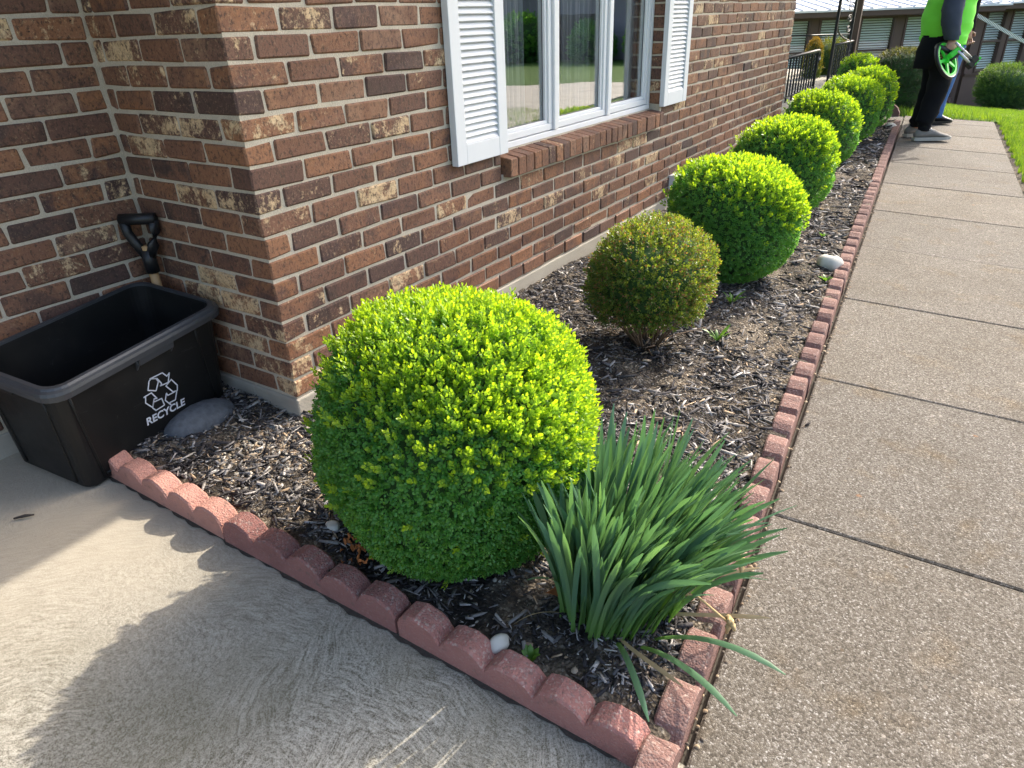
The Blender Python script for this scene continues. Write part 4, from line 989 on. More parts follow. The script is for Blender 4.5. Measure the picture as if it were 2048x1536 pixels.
    e1 = f1*cos(-0.083)+f2*sin(-0.083); e2 = np.cross(e3, e1)
    pc = onface(0.299, 0.0885, 0.0016)
    MM = Matrix((Vector(e1), Vector(e2), Vector(e3))).transposed().to_4x4(); MM.translation = Vector(pc); tm = bpy.data.meshes.new_from_object(to); bpy.data.objects.remove(to); tm.transform(MM); tm.materials.clear(); link('recycle_word', tm, PRINT, root)
    # three chasing arrows, outlined
    def stroke(mb, pts, w_=0.0019, close=True):
        pts = [np.array(p, float) for p in pts]; n_ = len(pts)
        for i in range(n_ if close else n_-1):
            a_, b_ = pts[i], pts[(i+1) % n_]; d = b_-a_; L_ = np.hypot(*d); d = d/L_; m_ = np.array((-d[1], d[0]))
            a2, b2 = a_-d*w_*0.5, b_+d*w_*0.5
            q = [a2-m_*w_, b2-m_*w_, b2+m_*w_, a2+m_*w_]
            o3 = [onface(p[0], p[1], 0.0013) for p in q]
            mb.add([p for p in o3]+[p+e3*0.0006 for p in o3], [(4,5,6,7),(0,1,5,4),(1,2,6,5),(2,3,7,6),(3,0,4,7)])
    mb = MB()
    for P_ in ([(0.2565, 0.2099), (0.2827, 0.1923), (0.2985, 0.2187), (0.2929, 0.2326), (0.2753, 0.2411), (0.2671, 0.2371)],
               [(0.2722, 0.2429), (0.3184, 0.2393), (0.332, 0.2191), (0.3429, 0.2254), (0.3311, 0.1954), (0.3012, 0.2), (0.3078, 0.2044), (0.2961, 0.2308)],
               [(0.3205, 0.1878), (0.3442, 0.1994), (0.3615, 0.1673), (0.3573, 0.1493), (0.3408, 0.1537)],
               [(0.3163, 0.1629), (0.3195, 0.1525), (0.3553, 0.1494), (0.3426, 0.1207), (0.32, 0.1235), (0.3231, 0.1122), (0.3064, 0.1413)],
               [(0.2956, 0.1554), (0.2998, 0.1268), (0.2662, 0.127), (0.2572, 0.142), (0.2653, 0.1595)],
               [(0.2368, 0.1952), (0.2653, 0.195), (0.2796, 0.1653), (0.2697, 0.1696), (0.2577, 0.1439), (0.2381, 0.1729), (0.2429, 0.1915)]): stroke(mb, P_)
    mb.build('recycle_symbol', PRINT, root)
make_bin()
def make_shovel():
    b = np.array((-0.596, -0.036, -0.06)); t = np.array((-0.575, -0.052, 0.551)); d = (t-b)/np.linalg.norm(t-b)
    root = empty('shovel', b); tag(root, 'shovel with black D grip leaning in the brick corner', 'shovel')
    side = np.cross(d, np.array((0.58, -0.80, 0.1))); side /= np.linalg.norm(side)
    mb = MB(); mb.tube([b+d*0.08, b+d*0.52], 0.0155, 10); mb.build('shaft', WOOD, root, True)
    L_ = np.linalg.norm(t-b); mb = MB()
    mb.tube([t-d*0.185, t-d*0.105], [0.023, 0.022], 10)
    for s_ in (-1, 1): mb.tube([t-d*0.125+side*s_*0.006, t-d*0.085+side*s_*0.030, t-d*0.045+side*s_*0.046, t-d*0.005+side*s_*0.049], [0.019, 0.017, 0.016, 0.017], 8)
    mb.tube([t-side*0.058, t+side*0.058], 0.019, 10); mb.build('grip', GRIP, root, True)
    nn = np.cross(d, side); V = []
    for (h, w_) in ((0.12, 0.015), (0.09, 0.030), (-0.02, 0.032), (-0.075, 0.022), (-0.10, 0.005)):
        for j in (-1, 0, 1): V.append(b+d*h*0.9+side*j*w_+nn*0.012*(1-abs(j)))
    F = [(i*3+j, i*3+j+1, i*3+j+4, i*3+j+3) for i in range(4) for j in range(2)]
    o = mesh('blade', V, F, plain('dull_steel', (0.16, 0.16, 0.165), 0.5, 0.3, 20, metal=0.6), root, True); md = o.modifiers.new('thick', 'SOLIDIFY'); md.thickness = 0.003
make_shovel()

# ------------------------------------------------------------------ porch
def line(a, b, t): return np.array(a)*(1-t)+np.array(b)*t
mb = MB(); mb.box((-3.4, 7.6, -0.35), (-0.45, 14.6, 0.03)); o = mb.build('porch_slab', CONC, None, bevel=0.012); tag(o, 'concrete porch slab behind the iron railings', 'porch')
mb = MB(); mb.box((-0.655, 12.78, 0.03), (-0.555, 12.88, 2.43)); o = mb.build('porch_post', BROWNP, None, bevel=0.006); tag(o, 'square brown post beside the scrolled iron column', 'post')
def railing(name, y0, y1, x, zt, zb, lab, curl_end, spac=0.15):
    r_ = empty(name, (x, y0, zb-0.1)); tag(r_, lab, 'railing')
    mb = MB(); pts = [(x, y0, zt), (x, y1, zt)]
    mb.tube([(x, y0, zt), (x, y1-0.05, zt)] + ([(x+0.0, y1+0.05, zt-0.005), (x, y1+0.12, zt-0.05), (x, y1+0.13, zt-0.11), (x, y1+0.07, zt-0.15)] if curl_end else [(x, y1, zt)]), 0.022, 8); mb.build('top_rail', IRON, r_, True)
    mb = MB(); mb.box((x-0.012, y0, zb), (x+0.012, y1, zb+0.016)); mb.build('bottom_rail', IRON, r_)
    first = None; k = 0; yy = y0+0.03
    while yy < y1-0.02:
        tw = (k % 2 == 1)
        mb = MB()
        if tw:
            V = []
            for i in range(25):
                zz = zb+0.016+(zt-zb-0.03)*i/24; a = i*0.55
                V.append([(x+0.012*cos(a+j*pi/2), yy+0.012*sin(a+j*pi/2), zz) for j in range(4)])
            VV, FF = loft([np.array(q) for q in V]); mb.add(VV, FF)
        else: mb.box((x-0.009, yy-0.009, zb-0.12), (x+0.009, yy+0.009, zt-0.01))
        mb.build('baluster', IRON, r_, center=True); yy += spac; k += 1
    mb = MB(); mb.box((x-0.016, y1-0.016, -0.05), (x+0.016, y1+0.016, zt-0.01)); mb.build('newel', IRON, r_)
railing('railing', 7.7, 10.15, -0.6, 0.565, 0.09, 'black iron stair railing with a curled end past the brick wall', True)
railing('railing', 11.2, 12.76, -0.6, 0.585, 0.06, 'short black iron railing ending at the square brown post', False)
mb = MB(); mb.tube([(-3.0, 12.0, 0.70), (-0.65, 12.9, 0.68)], 0.014, 6); 
for k in range(6):
    p = line((-3.0, 12.0, 0.69), (-0.65, 12.9, 0.67), k/5.0); mb.tube([p, p-np.array((0, 0, 0.66))], 0.009, 6)
o = mb.build('railing', IRON, None, True); tag(o, 'thin plain rail crossing behind the other railings', 'railing')
def iron_column():
    r_ = empty('iron_column', (-0.6, 11.15, 0.03)); tag(r_, 'ornamental black iron porch column with scrolls', 'column')
    x, ya, yb = -0.6, 11.14, 12.42
    for y_ in (ya, yb):
        mb = MB(); mb.box((x-0.018, y_-0.03, 0.03), (x+0.018, y_+0.03, 2.43)); mb.build('upright', IRON, r_)
    yb2 = yb-0.03
    for (yc, zc, r0, ph, sg) in ((yb-0.34, 1.10, 0.17, 0.5, 1), (yb-0.30, 0.93, 0.15, 3.6, -1), (yb-0.30, 0.79, 0.13, 0.6, -1), (yb-0.62, 1.22, 0.16, 2.0, 1), (yb-0.30, 1.42, 0.17, 0.5, 1), (yb-0.30, 1.75, 0.17, 3.6, -1)):
        mb = MB(); pts = []
        for i in range(26):
            t_ = i/25; a = ph+sg*t_*3.6*pi; r = 0.8*r0*(1-t_*0.86); pts.append((x, yc+r*1.7*cos(a), zc+r*0.55*sin(a)))
        mb.tube(pts, 0.0075, 5); mb.build('scroll', plain('pale_worn_iron', (0.055, 0.055, 0.058), 0.35), r_, True)
    for (z0, z1) in ((0.60, 0.98), (1.55, 1.2)):
        mb = MB(); pts = [(x, ya+0.03+(yb2-ya)*t_**1.5, z1+(z0-z1)*(t_**0.45)) for t_ in np.linspace(0, 1, 14)]; mb.tube(pts, 0.013, 6); mb.build('scroll', IRON, r_, True)
iron_column()
def age_any(D, n): return RNG.random(n)
shrub('porch_shrub', 'shrub', 'lime green shrub showing between the balusters of the short railing', (-1.05, 13.4, 0.22), 0.40, 0.34, 900, TPLN, GOLD, lambda D, n: RNG.uniform(0, 0.35, n), None, seed=51, sc=(1.6, 2.4))
shrub('gold_cypress', 'shrub', 'thin golden tipped conifer spire between the railings', (-1.15, 12.5, 0.22), 0.14, 0.42, 700, TPLN, GOLD, lambda D, n: np.clip(0.3+0.8*D[:, 2]+RNG.normal(0, 0.2, n), 0, 1), None, seed=52, sc=(1.2, 1.8), up=1.5)
shrub('boxwood_shrub', 'shrub', 'lime topped bush peeking over the last boxwood beside the post', (0.02, 9.75, 0.20), 0.26, 0.30, 700, TPL2, BOX, age_box, None, seed=53, sc=(1.4, 2.0))

# ------------------------------------------------------------------ sunroom building beyond
F2, R2_ = np.array((-0.565, 0.825)), np.array((0.825, 0.565))
Kp = np.array((0.80, 18.72))
sun_room = empty('sunroom_building', (Kp[0], Kp[1], -1.0)); tag(sun_room, 'brown sunroom with blinds in every window and a white metal roof', 'building')
def far_wall(K, d, L, wins, sillz, topz, basez, rev, mid):
    """wall from K along d (unit xy); nrm towards camera"""
    nrm = np.array((d[1], -d[0])); nrm = nrm if nrm@(np.array((1.73, -1.25))-K) > 0 else -nrm
    def P(a, o, z): p = K+d*a+nrm*o; return np.array((p[0], p[1], z))
    def bx(mb, a0, a1, o0, o1, z0, z1):
        V = [P(a0, o0, z0), P(a1, o0, z0), P(a1, o1, z0), P(a0, o1, z0), P(a0, o0, z1), P(a1, o0, z1), P(a1, o1, z1), P(a0, o1, z1)]
        mb.add(V, [(0,3,2,1),(4,5,6,7),(0,1,5,4),(1,2,6,5),(2,3,7,6),(3,0,4,7)])
    mb = MB(); bx(mb, 0, L, -0.10, 0, basez, sillz); bx(mb, 0, L, -0.10, 0, topz, topz+0.1)
    prev = 0
    for (a, b) in wins: bx(mb, prev, a, -0.10, 0.0, sillz, topz); prev = b
    bx(mb, prev, L, -0.10, 0.0, sillz, topz); mb.build('wall', BROWNW, sun_room)
    mb = MB(); bx(mb, 0, L, 0.0, 0.03, sillz-0.06, sillz-0.01); mb.build('sill_band', BROWNP, sun_room)
    for (a, b) in wins:
        fr = MB(); w_ = 0.045
        bx(fr, a, a+w_, -0.06, 0.022, sillz, topz); bx(fr, b-w_, b, -0.06, 0.022, sillz, topz); bx(fr, a+w_, b-w_, -0.06, 0.022, sillz, sillz+w_); bx(fr, a+w_, b-w_, -0.06, 0.022, topz-w_, topz)
        if mid: bx(fr, a+w_, b-w_, -0.06, 0.021, mid, mid+0.04)
        f_ = fr.build('window', BROWNP, sun_room)
        g_ = MB(); bx(g_, a+w_, b-w_, -0.035, -0.030, sillz+w_, topz-w_); g_.build('pane', FARGLASS, f_)
        s_ = MB(); z = sillz+0.07
        while z < topz-0.06:
            V = [P(a+w_+0.01, -0.090, z+0.030), P(b-w_-0.01, -0.090, z+0.030), P(b-w_-0.01, -0.060, z), P(a+w_+0.01, -0.060, z)]; V += [q+np.array((0, 0, 0.002)) for q in V]
            s_.add(V, [(0,3,2,1),(4,5,6,7),(0,1,5,4),(2,3,7,6)]); z += 0.050
        s_.build('blind', WHITEM, f_)
    mb = MB(); bx(mb, 0, L, -2.6, -2.5, basez, topz+0.1); mb.build('room_back', DARKROOM, sun_room)
    return P, bx
wl = [(4.08-b, 4.08-a) for (a, b) in ((0.62, 1.38), (1.48, 2.30), (2.38, 3.16), (3.26, 3.98))]
# left wall runs from the corner K back towards the house
wl = [(0.55, 1.52), (1.72, 2.52), (2.66, 3.42), (3.60, 4.40), (4.55, 5.4)]
PL, bxl = far_wall(Kp, -R2_, 5.6, wl, -0.30, 0.90, -1.3, False, 0.20)
dr = np.array((sin(radians(38)), cos(radians(38))))
wr = [(0.26, 0.88), (1.02, 1.64), (1.78, 2.40), (2.54, 3.16), (3.3, 3.92)]
PR, bxr = far_wall(Kp+dr*0.1, dr, 5.4, wr, -0.33, 0.93, -1.4, False, 0.28)
mb = MB(); bxl(mb, -0.4, 5.7, 0.02, 0.40, 0.90, 1.05); bxr(mb, 0.0, 5.5, 0.02, 0.40, 0.93, 1.08); mb.build('fascia', BROWNP, sun_room, bevel=0.02)
# white standing seam roof
def roof_plane(P, a0, a1, z0, run, rise, m, name, ribs):
    V = [P(a0, 0.44, z0), P(a1, 0.44, z0), P(a1, 0.44-run, z0+rise), P(a0, 0.44-run, z0+rise)]; V += [q-np.array((0, 0, 0.04)) for q in V]
    mb = MB(); mb.add(V, [(0,1,2,3),(4,7,6,5),(0,4,5,1),(1,5,6,2),(2,6,7,3),(3,7,4,0)])
    if ribs:
        a = a0
        while a < a1:
            mb.tube([P(a, 0.43, z0+0.02), P(a, 0.44-run, z0+rise+0.02)], 0.022, 4); a += 0.30
    mb.build(name, m, sun_room)
roof_plane(PL, -0.5, 5.8, 1.055, 2.4, 0.30, WHITEM, 'metal_roof', True)
roof_plane(PR, -0.2, 5.6, 1.085, 2.4, 0.30, WHITEM, 'metal_roof', True)
roof_plane(lambda a, o, z: PL(a, o-2.5, z), -3, 7.5, 1.36, 5.5, 1.9, SHINGLE, 'shingle_roof', False)
# downspout at the corner
mb = MB(); c0, c1, c2 = PL(0.16, 0.06, 0.95), PL(0.16, 0.06, -0.82), PL(0.34, 0.30, -0.93)
mb.tube([c0, c1, c1*0.4+c2*0.6+np.array((0, 0, -0.02)), c2], 0.055, 6); mb.build('downspout', BROWNP, sun_room)
# shrubs and their mulch by the sunroom
sheet('mulch_bed', np.linspace(0.9, 4.6, 30), np.linspace(14.2, 19.5, 30), lambda X, Y: gz(X, Y)+0.012, BED, keep=lambda cx, cy: (np.hypot((cx-2.6)/1.75, (cy-16.8)/2.4) < 1))
def jun(c, R, Rz, lb, seed): shrub('juniper_shrub', 'shrub', lb, c, R, Rz, 1500, TPLN, JUNI, lambda D, n: np.clip(RNG.random(n)*0.6+0.4*D[:, 2], 0, 1), 'rounded shrubs by the sunroom', seed=seed, sc=(1.8, 2.8), flat=0.2)
jun((1.72, 15.6, -0.36), 0.45, 0.38, 'nearer rounded green shrub in front of the sunroom windows', 61)
jun((2.35, 16.6, -0.36), 0.48, 0.42, 'farther rounded green shrub at the edge of the sunroom bed', 62)
# low plants in the bed beyond the walk
def tuft(n, x0, x1, y0, y1, L, seed, zoff=0.0, keep=None):
    rg = np.random.default_rng(seed); x = rg.uniform(x0, x1, n); y = rg.uniform(y0, y1, n)
    if keep is not None: k = keep(x, y); x, y = x[k], y[k]
    n = len(x); z = gz(x, y)+zoff; az = rg.uniform(0, 2*pi, n); ln = L*rg.uniform(0.5, 1.25, n); th = np.abs(rg.normal(0.35, 0.25, n)); w_ = rg.uniform(0.0018, 0.0035, n)*(L/0.05)**0.5
    d = np.stack([np.cos(az), np.sin(az), 0*az], 1); sd_ = np.stack([-np.sin(az), np.cos(az), 0*az], 1)*w_[:, None]; b = np.stack([x, y, z], 1); up = np.array((0, 0, 1.0))
    m1 = b+d*(ln*0.45*np.sin(th*0.6))[:, None]+up*(ln*0.5)[:, None]; tp = b+d*(ln*np.sin(th))[:, None]+up*(ln*np.cos(th))[:, None]
    V = np.stack([b-sd_, b+sd_, m1+sd_*0.8, m1-sd_*0.8, tp+sd_*0.15, tp-sd_*0.15], 1).reshape(-1, 3)
    F = (np.array([(0,1,2,3),(3,2,4,5)])[None]+np.arange(n)[:, None, None]*6).reshape(-1, 4)
    return V, F, np.repeat(rg.random(n), 6), np.repeat(rg.random(n), 6)
V, F, A, vv = tuft(3500, -0.3, 1.0, 9.35, 10.6, 0.10, 71, -0.03)
o = mesh('ground_cover', V, F, GRASS, None, attrs={'age': A, 'var': vv}); tag(o, 'low yellow green ground cover beyond the far end of the walk', None, None, 'stuff')
parts = [tuft(36000, 1.9, 5.2, -0.5, 9.6, 0.07, 74, -0.01, lambda x, y: x > walk_right(y)+0.05+0.6*RNG.random(len(x))), tuft(46000, 1.55, 2.5, 3.6, 9.3, 0.055, 72, -0.01, lambda x, y: (x > walk_right(y)+0.05+0.02*np.sin(y*17)) & (x < walk_right(y)+0.75)), tuft(60000, 0.75, 3.6, 9.30, 17.5, 0.075, 73, -0.01, lambda x, y: ((x > 1.0) | (y > 11)) & (np.hypot((x-2.6)/1.75, (y-16.8)/2.4) > 1))]
n0 = 0; VV, FF, AA, BB = [], [], [], []
for V, F, A, vv in parts: VV.append(V); FF.append(F+n0); AA.append(A); BB.append(vv); n0 += len(V)
o = mesh('grass', np.concatenate(VV), np.concatenate(FF), GRASS, None, attrs={'age': np.concatenate(AA), 'var': np.concatenate(BB)}); tag(o, 'sunlit spring lawn grass beside the walkway', None, None, 'stuff')

for k, (x_, y_, r_, lb) in enumerate(((8.2, 22.6, 0.9, 'dark shrub mirrored at the edge of the right window pane'), (10.6, 22.9, 0.75, 'green rounded shrub mirrored in the middle window pane'), (13.4, 22.7, 1.0, 'dark rounded shrub mirrored in the left window pane'))):
    shrub('foundation_shrub', 'shrub', lb, (x_, y_, -0.30+0.7*r_), r_, r_*0.8, 420, TPL2, BOX, lambda D, n: RNG.uniform(0, 0.25, n), 'shrubs before the neighboring house', seed=80+k, sc=(5.5, 8.0), stems=4)
# house across the lawn (mirrored in the panes)
far = empty('neighbor_house', (14, 27, -0.4)); tag(far, 'dark brown house across the lawn mirrored in the window', 'house')
mb = MB(); mb.box((7, 24, -2.5), (26, 34, 2.2)); mb.build('wall', plain('mauve_siding', (0.30, 0.27, 0.29), 0.8, 0.1, 2), far)
mb = MB(); mb.add([(6.5, 23.4, 2.2), (26.5, 23.4, 2.2), (26.5, 29, 4.6), (6.5, 29, 4.6), (6.5, 34.6, 2.2), (26.5, 34.6, 2.2)], [(0,1,2,3),(3,2,5,4),(0,3,4),(1,5,2),(0,4,5,1)]); mb.build('roof', SHINGLE, far)
mb = MB(); mb.box((11, 23.9, -0.4), (13, 23.98, 1.2)); mb.box((17, 23.9, -0.4), (19, 23.98, 1.2)); mb.build('window', DARKROOM, far)
# ------------------------------------------------------------------ people
SKIN = plain('skin', (0.42, 0.23, 0.16), 0.55, 0.12, 30); HAIR = plain('brown_hair', (0.05, 0.032, 0.02), 0.7, 0.3, 60)
LIME = plain('lime_vest', (0.20, 0.80, 0.06), 0.75, 0.08, 12, 0.2, 40); SLEEVE = plain('slate_sleeve', (0.035, 0.047, 0.075), 0.85, 0.15, 20, 0.3, 60)
BLACKC = plain('black_cloth', (0.006, 0.0065, 0.009), 0.9, 0.3, 20, 0.3, 60, 0.2); DENIM = plain('blue_denim', (0.045, 0.13, 0.33), 0.85, 0.25, 30, 0.3, 90)
SHOE = plain('grey_suede', (0.20, 0.185, 0.165), 0.85, 0.25, 40, 0.3, 90); SOLE = plain('pale_sole', (0.42, 0.40, 0.35), 0.8, 0.15, 20); BLACKS = plain('black_leather', (0.012, 0.012, 0.014), 0.35, 0.2)
LACE = plain('white_lace', (0.65, 0.65, 0.63), 0.8)
GREENP = plain('green_plastic', (0.045, 0.62, 0.045), 0.4, 0.05); CHROME = plain('silver_tube', (0.55, 0.56, 0.58), 0.3, 0.1, 10, metal=0.7); WHITEP = plain('white_plastic', (0.7, 0.72, 0.7), 0.4)
FW = np.array((0.825, 0.565, 0)); LF = np.array((-0.565, 0.825, 0)); UPV = np.array((0, 0, 1.0))
def frame(O):
    O = np.array(O, float)
    return lambda f, l, h: O+FW*f+LF*l+UPV*h
def cloth(rings, n=20, wr=0.006, seed=0):
    """rings: (center, axisA*ra, axisB*rb); folds from noise"""
    rg = np.random.default_rng(seed); ph = rg.uniform(0, 6, 5); out = []
    for i, (c, A_, B_) in enumerate(rings):
        k = np.arange(n)*2*pi/n
        f = 1+wr*10*(np.sin(3*k+ph[0]+i*0.9)*0.35+np.sin(5*k+ph[1]-i*1.3)*0.25+np.sin(2*k+i*1.7+ph[2])*0.4)
        out.append(np.array(c)[None]+np.cos(k)[:, None]*np.array(A_)[None]*f[:, None]+np.sin(k)[:, None]*np.array(B_)[None]*f[:, None])
    return out
def resample(rings, m=4):
    out = []
    for i in range(len(rings)-1):
        for j in range(m):
            t_ = j/m; t_ = t_*t_*(3-2*t_)*0.5+t_*0.5
            out.append(tuple(np.array(a)*(1-t_)+np.array(b)*t_ for a, b in zip(rings[i], rings[i+1])))
    out.append(tuple(np.array(q) for q in rings[-1])); return out
def skin_body(name, joints, edges, radii, mat_, parent, rootv=0):
    me = bpy.data.meshes.new(name); me.from_pydata([tuple(j) for j in joints], edges, []); o = bpy.data.objects.new(name, me); COL.objects.link(o); me.materials.append(mat_); setp(o, parent)
    md = o.modifiers.new('skin', 'SKIN'); md.use_smooth_shade = True
    for i, v in enumerate(me.skin_vertices[0].data):
        v.radius = radii[i] if isinstance(radii[i], tuple) else (radii[i], radii[i]); v.use_root = (i == rootv)
    s_ = o.modifiers.new('sub', 'SUBSURF'); s_.levels = 2; s_.render_levels = 2; return o
def finger_chain(mb, base, dirs, L, r):
    pts = [np.array(base)]
    for d, l in zip(dirs, L): pts.append(pts[-1]+np.array(d)/np.linalg.norm(d)*l)
    mb.tube(pts, [r, r, r*0.92, r*0.75][:len(pts)], 7)
def shoe(Pf, toe_dir, m_up, m_sole, parent, L=0.30, name='shoe', lace=True):
    """Pf: heel ground point"""
    d = np.array(toe_dir, float); d /= np.linalg.norm(d); s_ = np.cross(UPV, d); H = np.array(Pf, float)
    st = [(0.0, 0.032, 0.100, 0.0), (0.03, 0.042, 0.118, 0.0), (0.09, 0.045, 0.125, 0.0), (0.15, 0.048, 0.118, 0.0), (0.20, 0.054, 0.088, 0), (0.25, 0.054, 0.068, 0), (0.285, 0.042, 0.056, 0), (0.305, 0.020, 0.042, 0)]
    rings = []
    for (a, w_, h, _) in st:
        a *= L/0.305; q = []
        for k in range(14):
            t_ = 2*pi*k/14; q.append(H+d*a+s_*w_*cos(t_)*(1 if sin(t_) < 0.3 else 0.85)+UPV*(0.03+(h-0.03)*0.5+(h-0.03)*0.5*sin(t_)))
        rings.append(np.array(q))
    V, F = loft(rings); o = mesh(name, V, F, m_up, parent, True)
    rings = []
    for (a, w_, h, _) in st:
        a *= L/0.305; sp = 0.006+0.018*max(0, (a/L-0.75)/0.25); w2 = w_*1.08
        rings.append(np.array([H+d*(a+(0.006 if a > 0.1 else -0.008))+s_*w2*x+UPV*z for x, z in ((-1, 0.002+sp*0.6), (1, 0.002+sp*0.6), (1.02, 0.036+sp*0.3), (-1.02, 0.036+sp*0.3))]))
    V, F = loft(rings); mesh('sole', V, F, m_sole, o)
    if lace:
        mb = MB()
        for k in range(4):
            a = 0.12+0.025*k; mb.tube([H+d*a-s_*0.035+UPV*(0.116-0.010*k), H+d*(a+0.008)+UPV*(0.135-0.012*k), H+d*a+s_*0.035+UPV*(0.116-0.010*k)], 0.005, 5)
        mb.build('lace', LACE, o, True)
    return o

def person_vest():
    gx, gy = 1.135, 7.475; g0 = float(gz(gx, gy)); P = frame((gx, gy, g0))
    root = empty('person', (gx, gy, g0)); tag(root, 'person in lime safety vest and black trousers holding a green measuring wheel', 'person')
    # continuous body: pelvis, spine, neck, head, arms, legs
    J = [P(-0.02, 0, 0.98), P(0.0, 0, 1.15), P(0.0, 0, 1.36), P(0.0, 0, 1.50), P(0.02, 0, 1.58), P(0.04, 0, 1.72), P(0.05, 0, 1.84),
         P(-0.02, 0.21, 1.46), P(0.0, 0.27, 1.18), P(0.14, 0.26, 0.98), P(-0.06, -0.21, 1.46), P(-0.185, -0.285, 1.18), P(-0.12, -0.285, 0.945),
         P(-0.02, 0.10, 0.90), P(0.0, 0.09, 0.50), P(-0.06, 0.09, 0.09), P(-0.02, -0.10, 0.90), P(-0.04, -0.11, 0.50), P(-0.09, -0.12, 0.09)]
    E_ = [(0,1),(1,2),(2,3),(3,4),(4,5),(5,6),(2,7),(7,8),(8,9),(2,10),(10,11),(11,12),(0,13),(13,14),(14,15),(0,16),(16,17),(17,18)]
    Rr = [0.15, 0.16, 0.15, 0.07, 0.062, 0.095, 0.07, 0.07, 0.048, 0.032, 0.07, 0.048, 0.032, 0.09, 0.06, 0.042, 0.09, 0.06, 0.042]
    skin_body('body', J, E_, Rr, SKIN, root)
    # hair cap, ears, nose: the head is above the frame
    mb = MB(); 
    V, F = loft(cloth([(P(0.03, 0, 1.74), FW*0.10, LF*0.088), (P(0.03, 0, 1.80), FW*0.108, LF*0.094), (P(0.035, 0, 1.87), FW*0.085, LF*0.075), (P(0.04, 0, 1.905), FW*0.02, LF*0.02)], 16, 0.001)); mesh('hair', V, F, HAIR, root, True)
    # trousers
    rr = resample([(P(-0.06, -0.09, 0.99), FW*0.150, LF*0.13), (P(-0.05, -0.10, 0.80), FW*0.135, LF*0.115), (P(-0.04, -0.11, 0.62), FW*0.108, LF*0.095), (P(-0.05, -0.115, 0.45), FW*0.100, LF*0.09), (P(-0.08, -0.12, 0.30), FW*0.094, LF*0.085), (P(-0.10, -0.12, 0.20), FW*0.090, LF*0.08), (P(-0.095, -0.12, 0.165), FW*0.062, LF*0.062), (P(-0.09, -0.12, 0.105), FW*0.055, LF*0.055)])
    V1, F1 = loft(cloth(rr, 22, 0.009, 3))
    rl = resample([(P(-0.05, 0.08, 0.99), FW*0.150, LF*0.13), (P(-0.03, 0.085, 0.80), FW*0.130, LF*0.105), (P(0.0, 0.09, 0.62), FW*0.100, LF*0.09), (P(0.0, 0.09, 0.45), FW*0.095, LF*0.085), (P(-0.02, 0.09, 0.28), FW*0.090, LF*0.08), (P(-0.05, 0.09, 0.18), FW*0.085, LF*0.078), (P(-0.06, 0.09, 0.115), FW*0.058, LF*0.058)])
    V2, F2_ = loft(cloth(rl, 22, 0.009, 4))
    hip = resample([(P(-0.05, 0, 1.08), FW*0.19, LF*0.20), (P(-0.05, 0, 0.96), FW*0.185, LF*0.20), (P(-0.045, 0, 0.84), FW*0.165, LF*0.19), (P(-0.04, 0, 0.76), FW*0.12, LF*0.17)])
    V3, F3 = loft(cloth(hip, 24, 0.003, 5))
    mb = MB(); mb.add(V1, F1).add(V2, F2_).add(V3, F3); mb.build('trousers', BLACKC, root, True)
    # loose dark hoodie hem hanging behind the hip
    hem = resample([(P(-0.08, -0.04, 0.97), FW*0.17, LF*0.18), (P(-0.12, -0.05, 0.84), FW*0.17, LF*0.15), (P(-0.17, -0.05, 0.74), FW*0.13, LF*0.10), (P(-0.20, -0.05, 0.69), FW*0.10, LF*0.07)])
    V, F = loft(cloth(hem, 20, 0.004, 6)); mesh('hoodie_hem', V, F, BLACKC, root, True)
    # vest over the torso
    vs = resample([(P(-0.035, 0, 0.895), FW*0.192, LF*0.225), (P(-0.035, 0, 0.98), FW*0.205, LF*0.228), (P(-0.04, 0, 1.10), FW*0.226, LF*0.228), (P(-0.04, 0, 1.25), FW*0.212, LF*0.225), (P(-0.02, 0, 1.40), FW*0.19, LF*0.22), (P(-0.01, 0, 1.52), FW*0.13, LF*0.17), (P(0.0, 0, 1.56), FW*0.075, LF*0.085)])
    V, F = loft(cloth(vs, 30, 0.0055, 7)); o = mesh('vest', V, F, LIME, root, True)
    # sleeves
    for sg, sd_ in ((-1, 8), (1, 9)):
        if sg < 0: seq = [(P(-0.10, -0.215, 1.48), 0.085, 0.075), (P(-0.17, -0.275, 1.36), 0.096, 0.085), (P(-0.19, -0.295, 1.20), 0.092, 0.082), (P(-0.165, -0.295, 1.08), 0.086, 0.078), (P(-0.135, -0.29, 0.99), 0.076, 0.066), (P(-0.12, -0.287, 0.945), 0.060, 0.055)]
        else: seq = [(P(-0.02, 0.215, 1.48), 0.085, 0.075), (P(-0.01, 0.27, 1.34), 0.095, 0.08), (P(0.0, 0.28, 1.18), 0.09, 0.078), (P(0.07, 0.27, 1.08), 0.075, 0.07), (P(0.12, 0.262, 1.01), 0.056, 0.055)]
        V, F = loft(cloth(resample([(c, FW*a, LF*b) for c, a, b in seq]), 18, 0.009, sd_)); mesh('sleeve', V, F, SLEEVE, root, True)
    # right hand: palm plus five fingers closed round the grip of the wheel
    hb = MB(); W_ = P(0.055, -0.29, 0.94)
    palm = [(P(-0.12, -0.29, 0.955), FW*0.034, LF*0.028), (P(-0.12, -0.297, 0.915), FW*0.044, LF*0.024), (P(-0.13, -0.302, 0.875), FW*0.050, LF*0.022), (P(-0.14, -0.303, 0.850), FW*0.048, LF*0.019)]
    V, F = loft([np.array(c)[None]+np.cos(np.arange(12)*pi/6)[:, None]*a[None]+np.sin(np.arange(12)*pi/6)[:, None]*b[None] for c, a, b in palm]); hb.add(V, F)
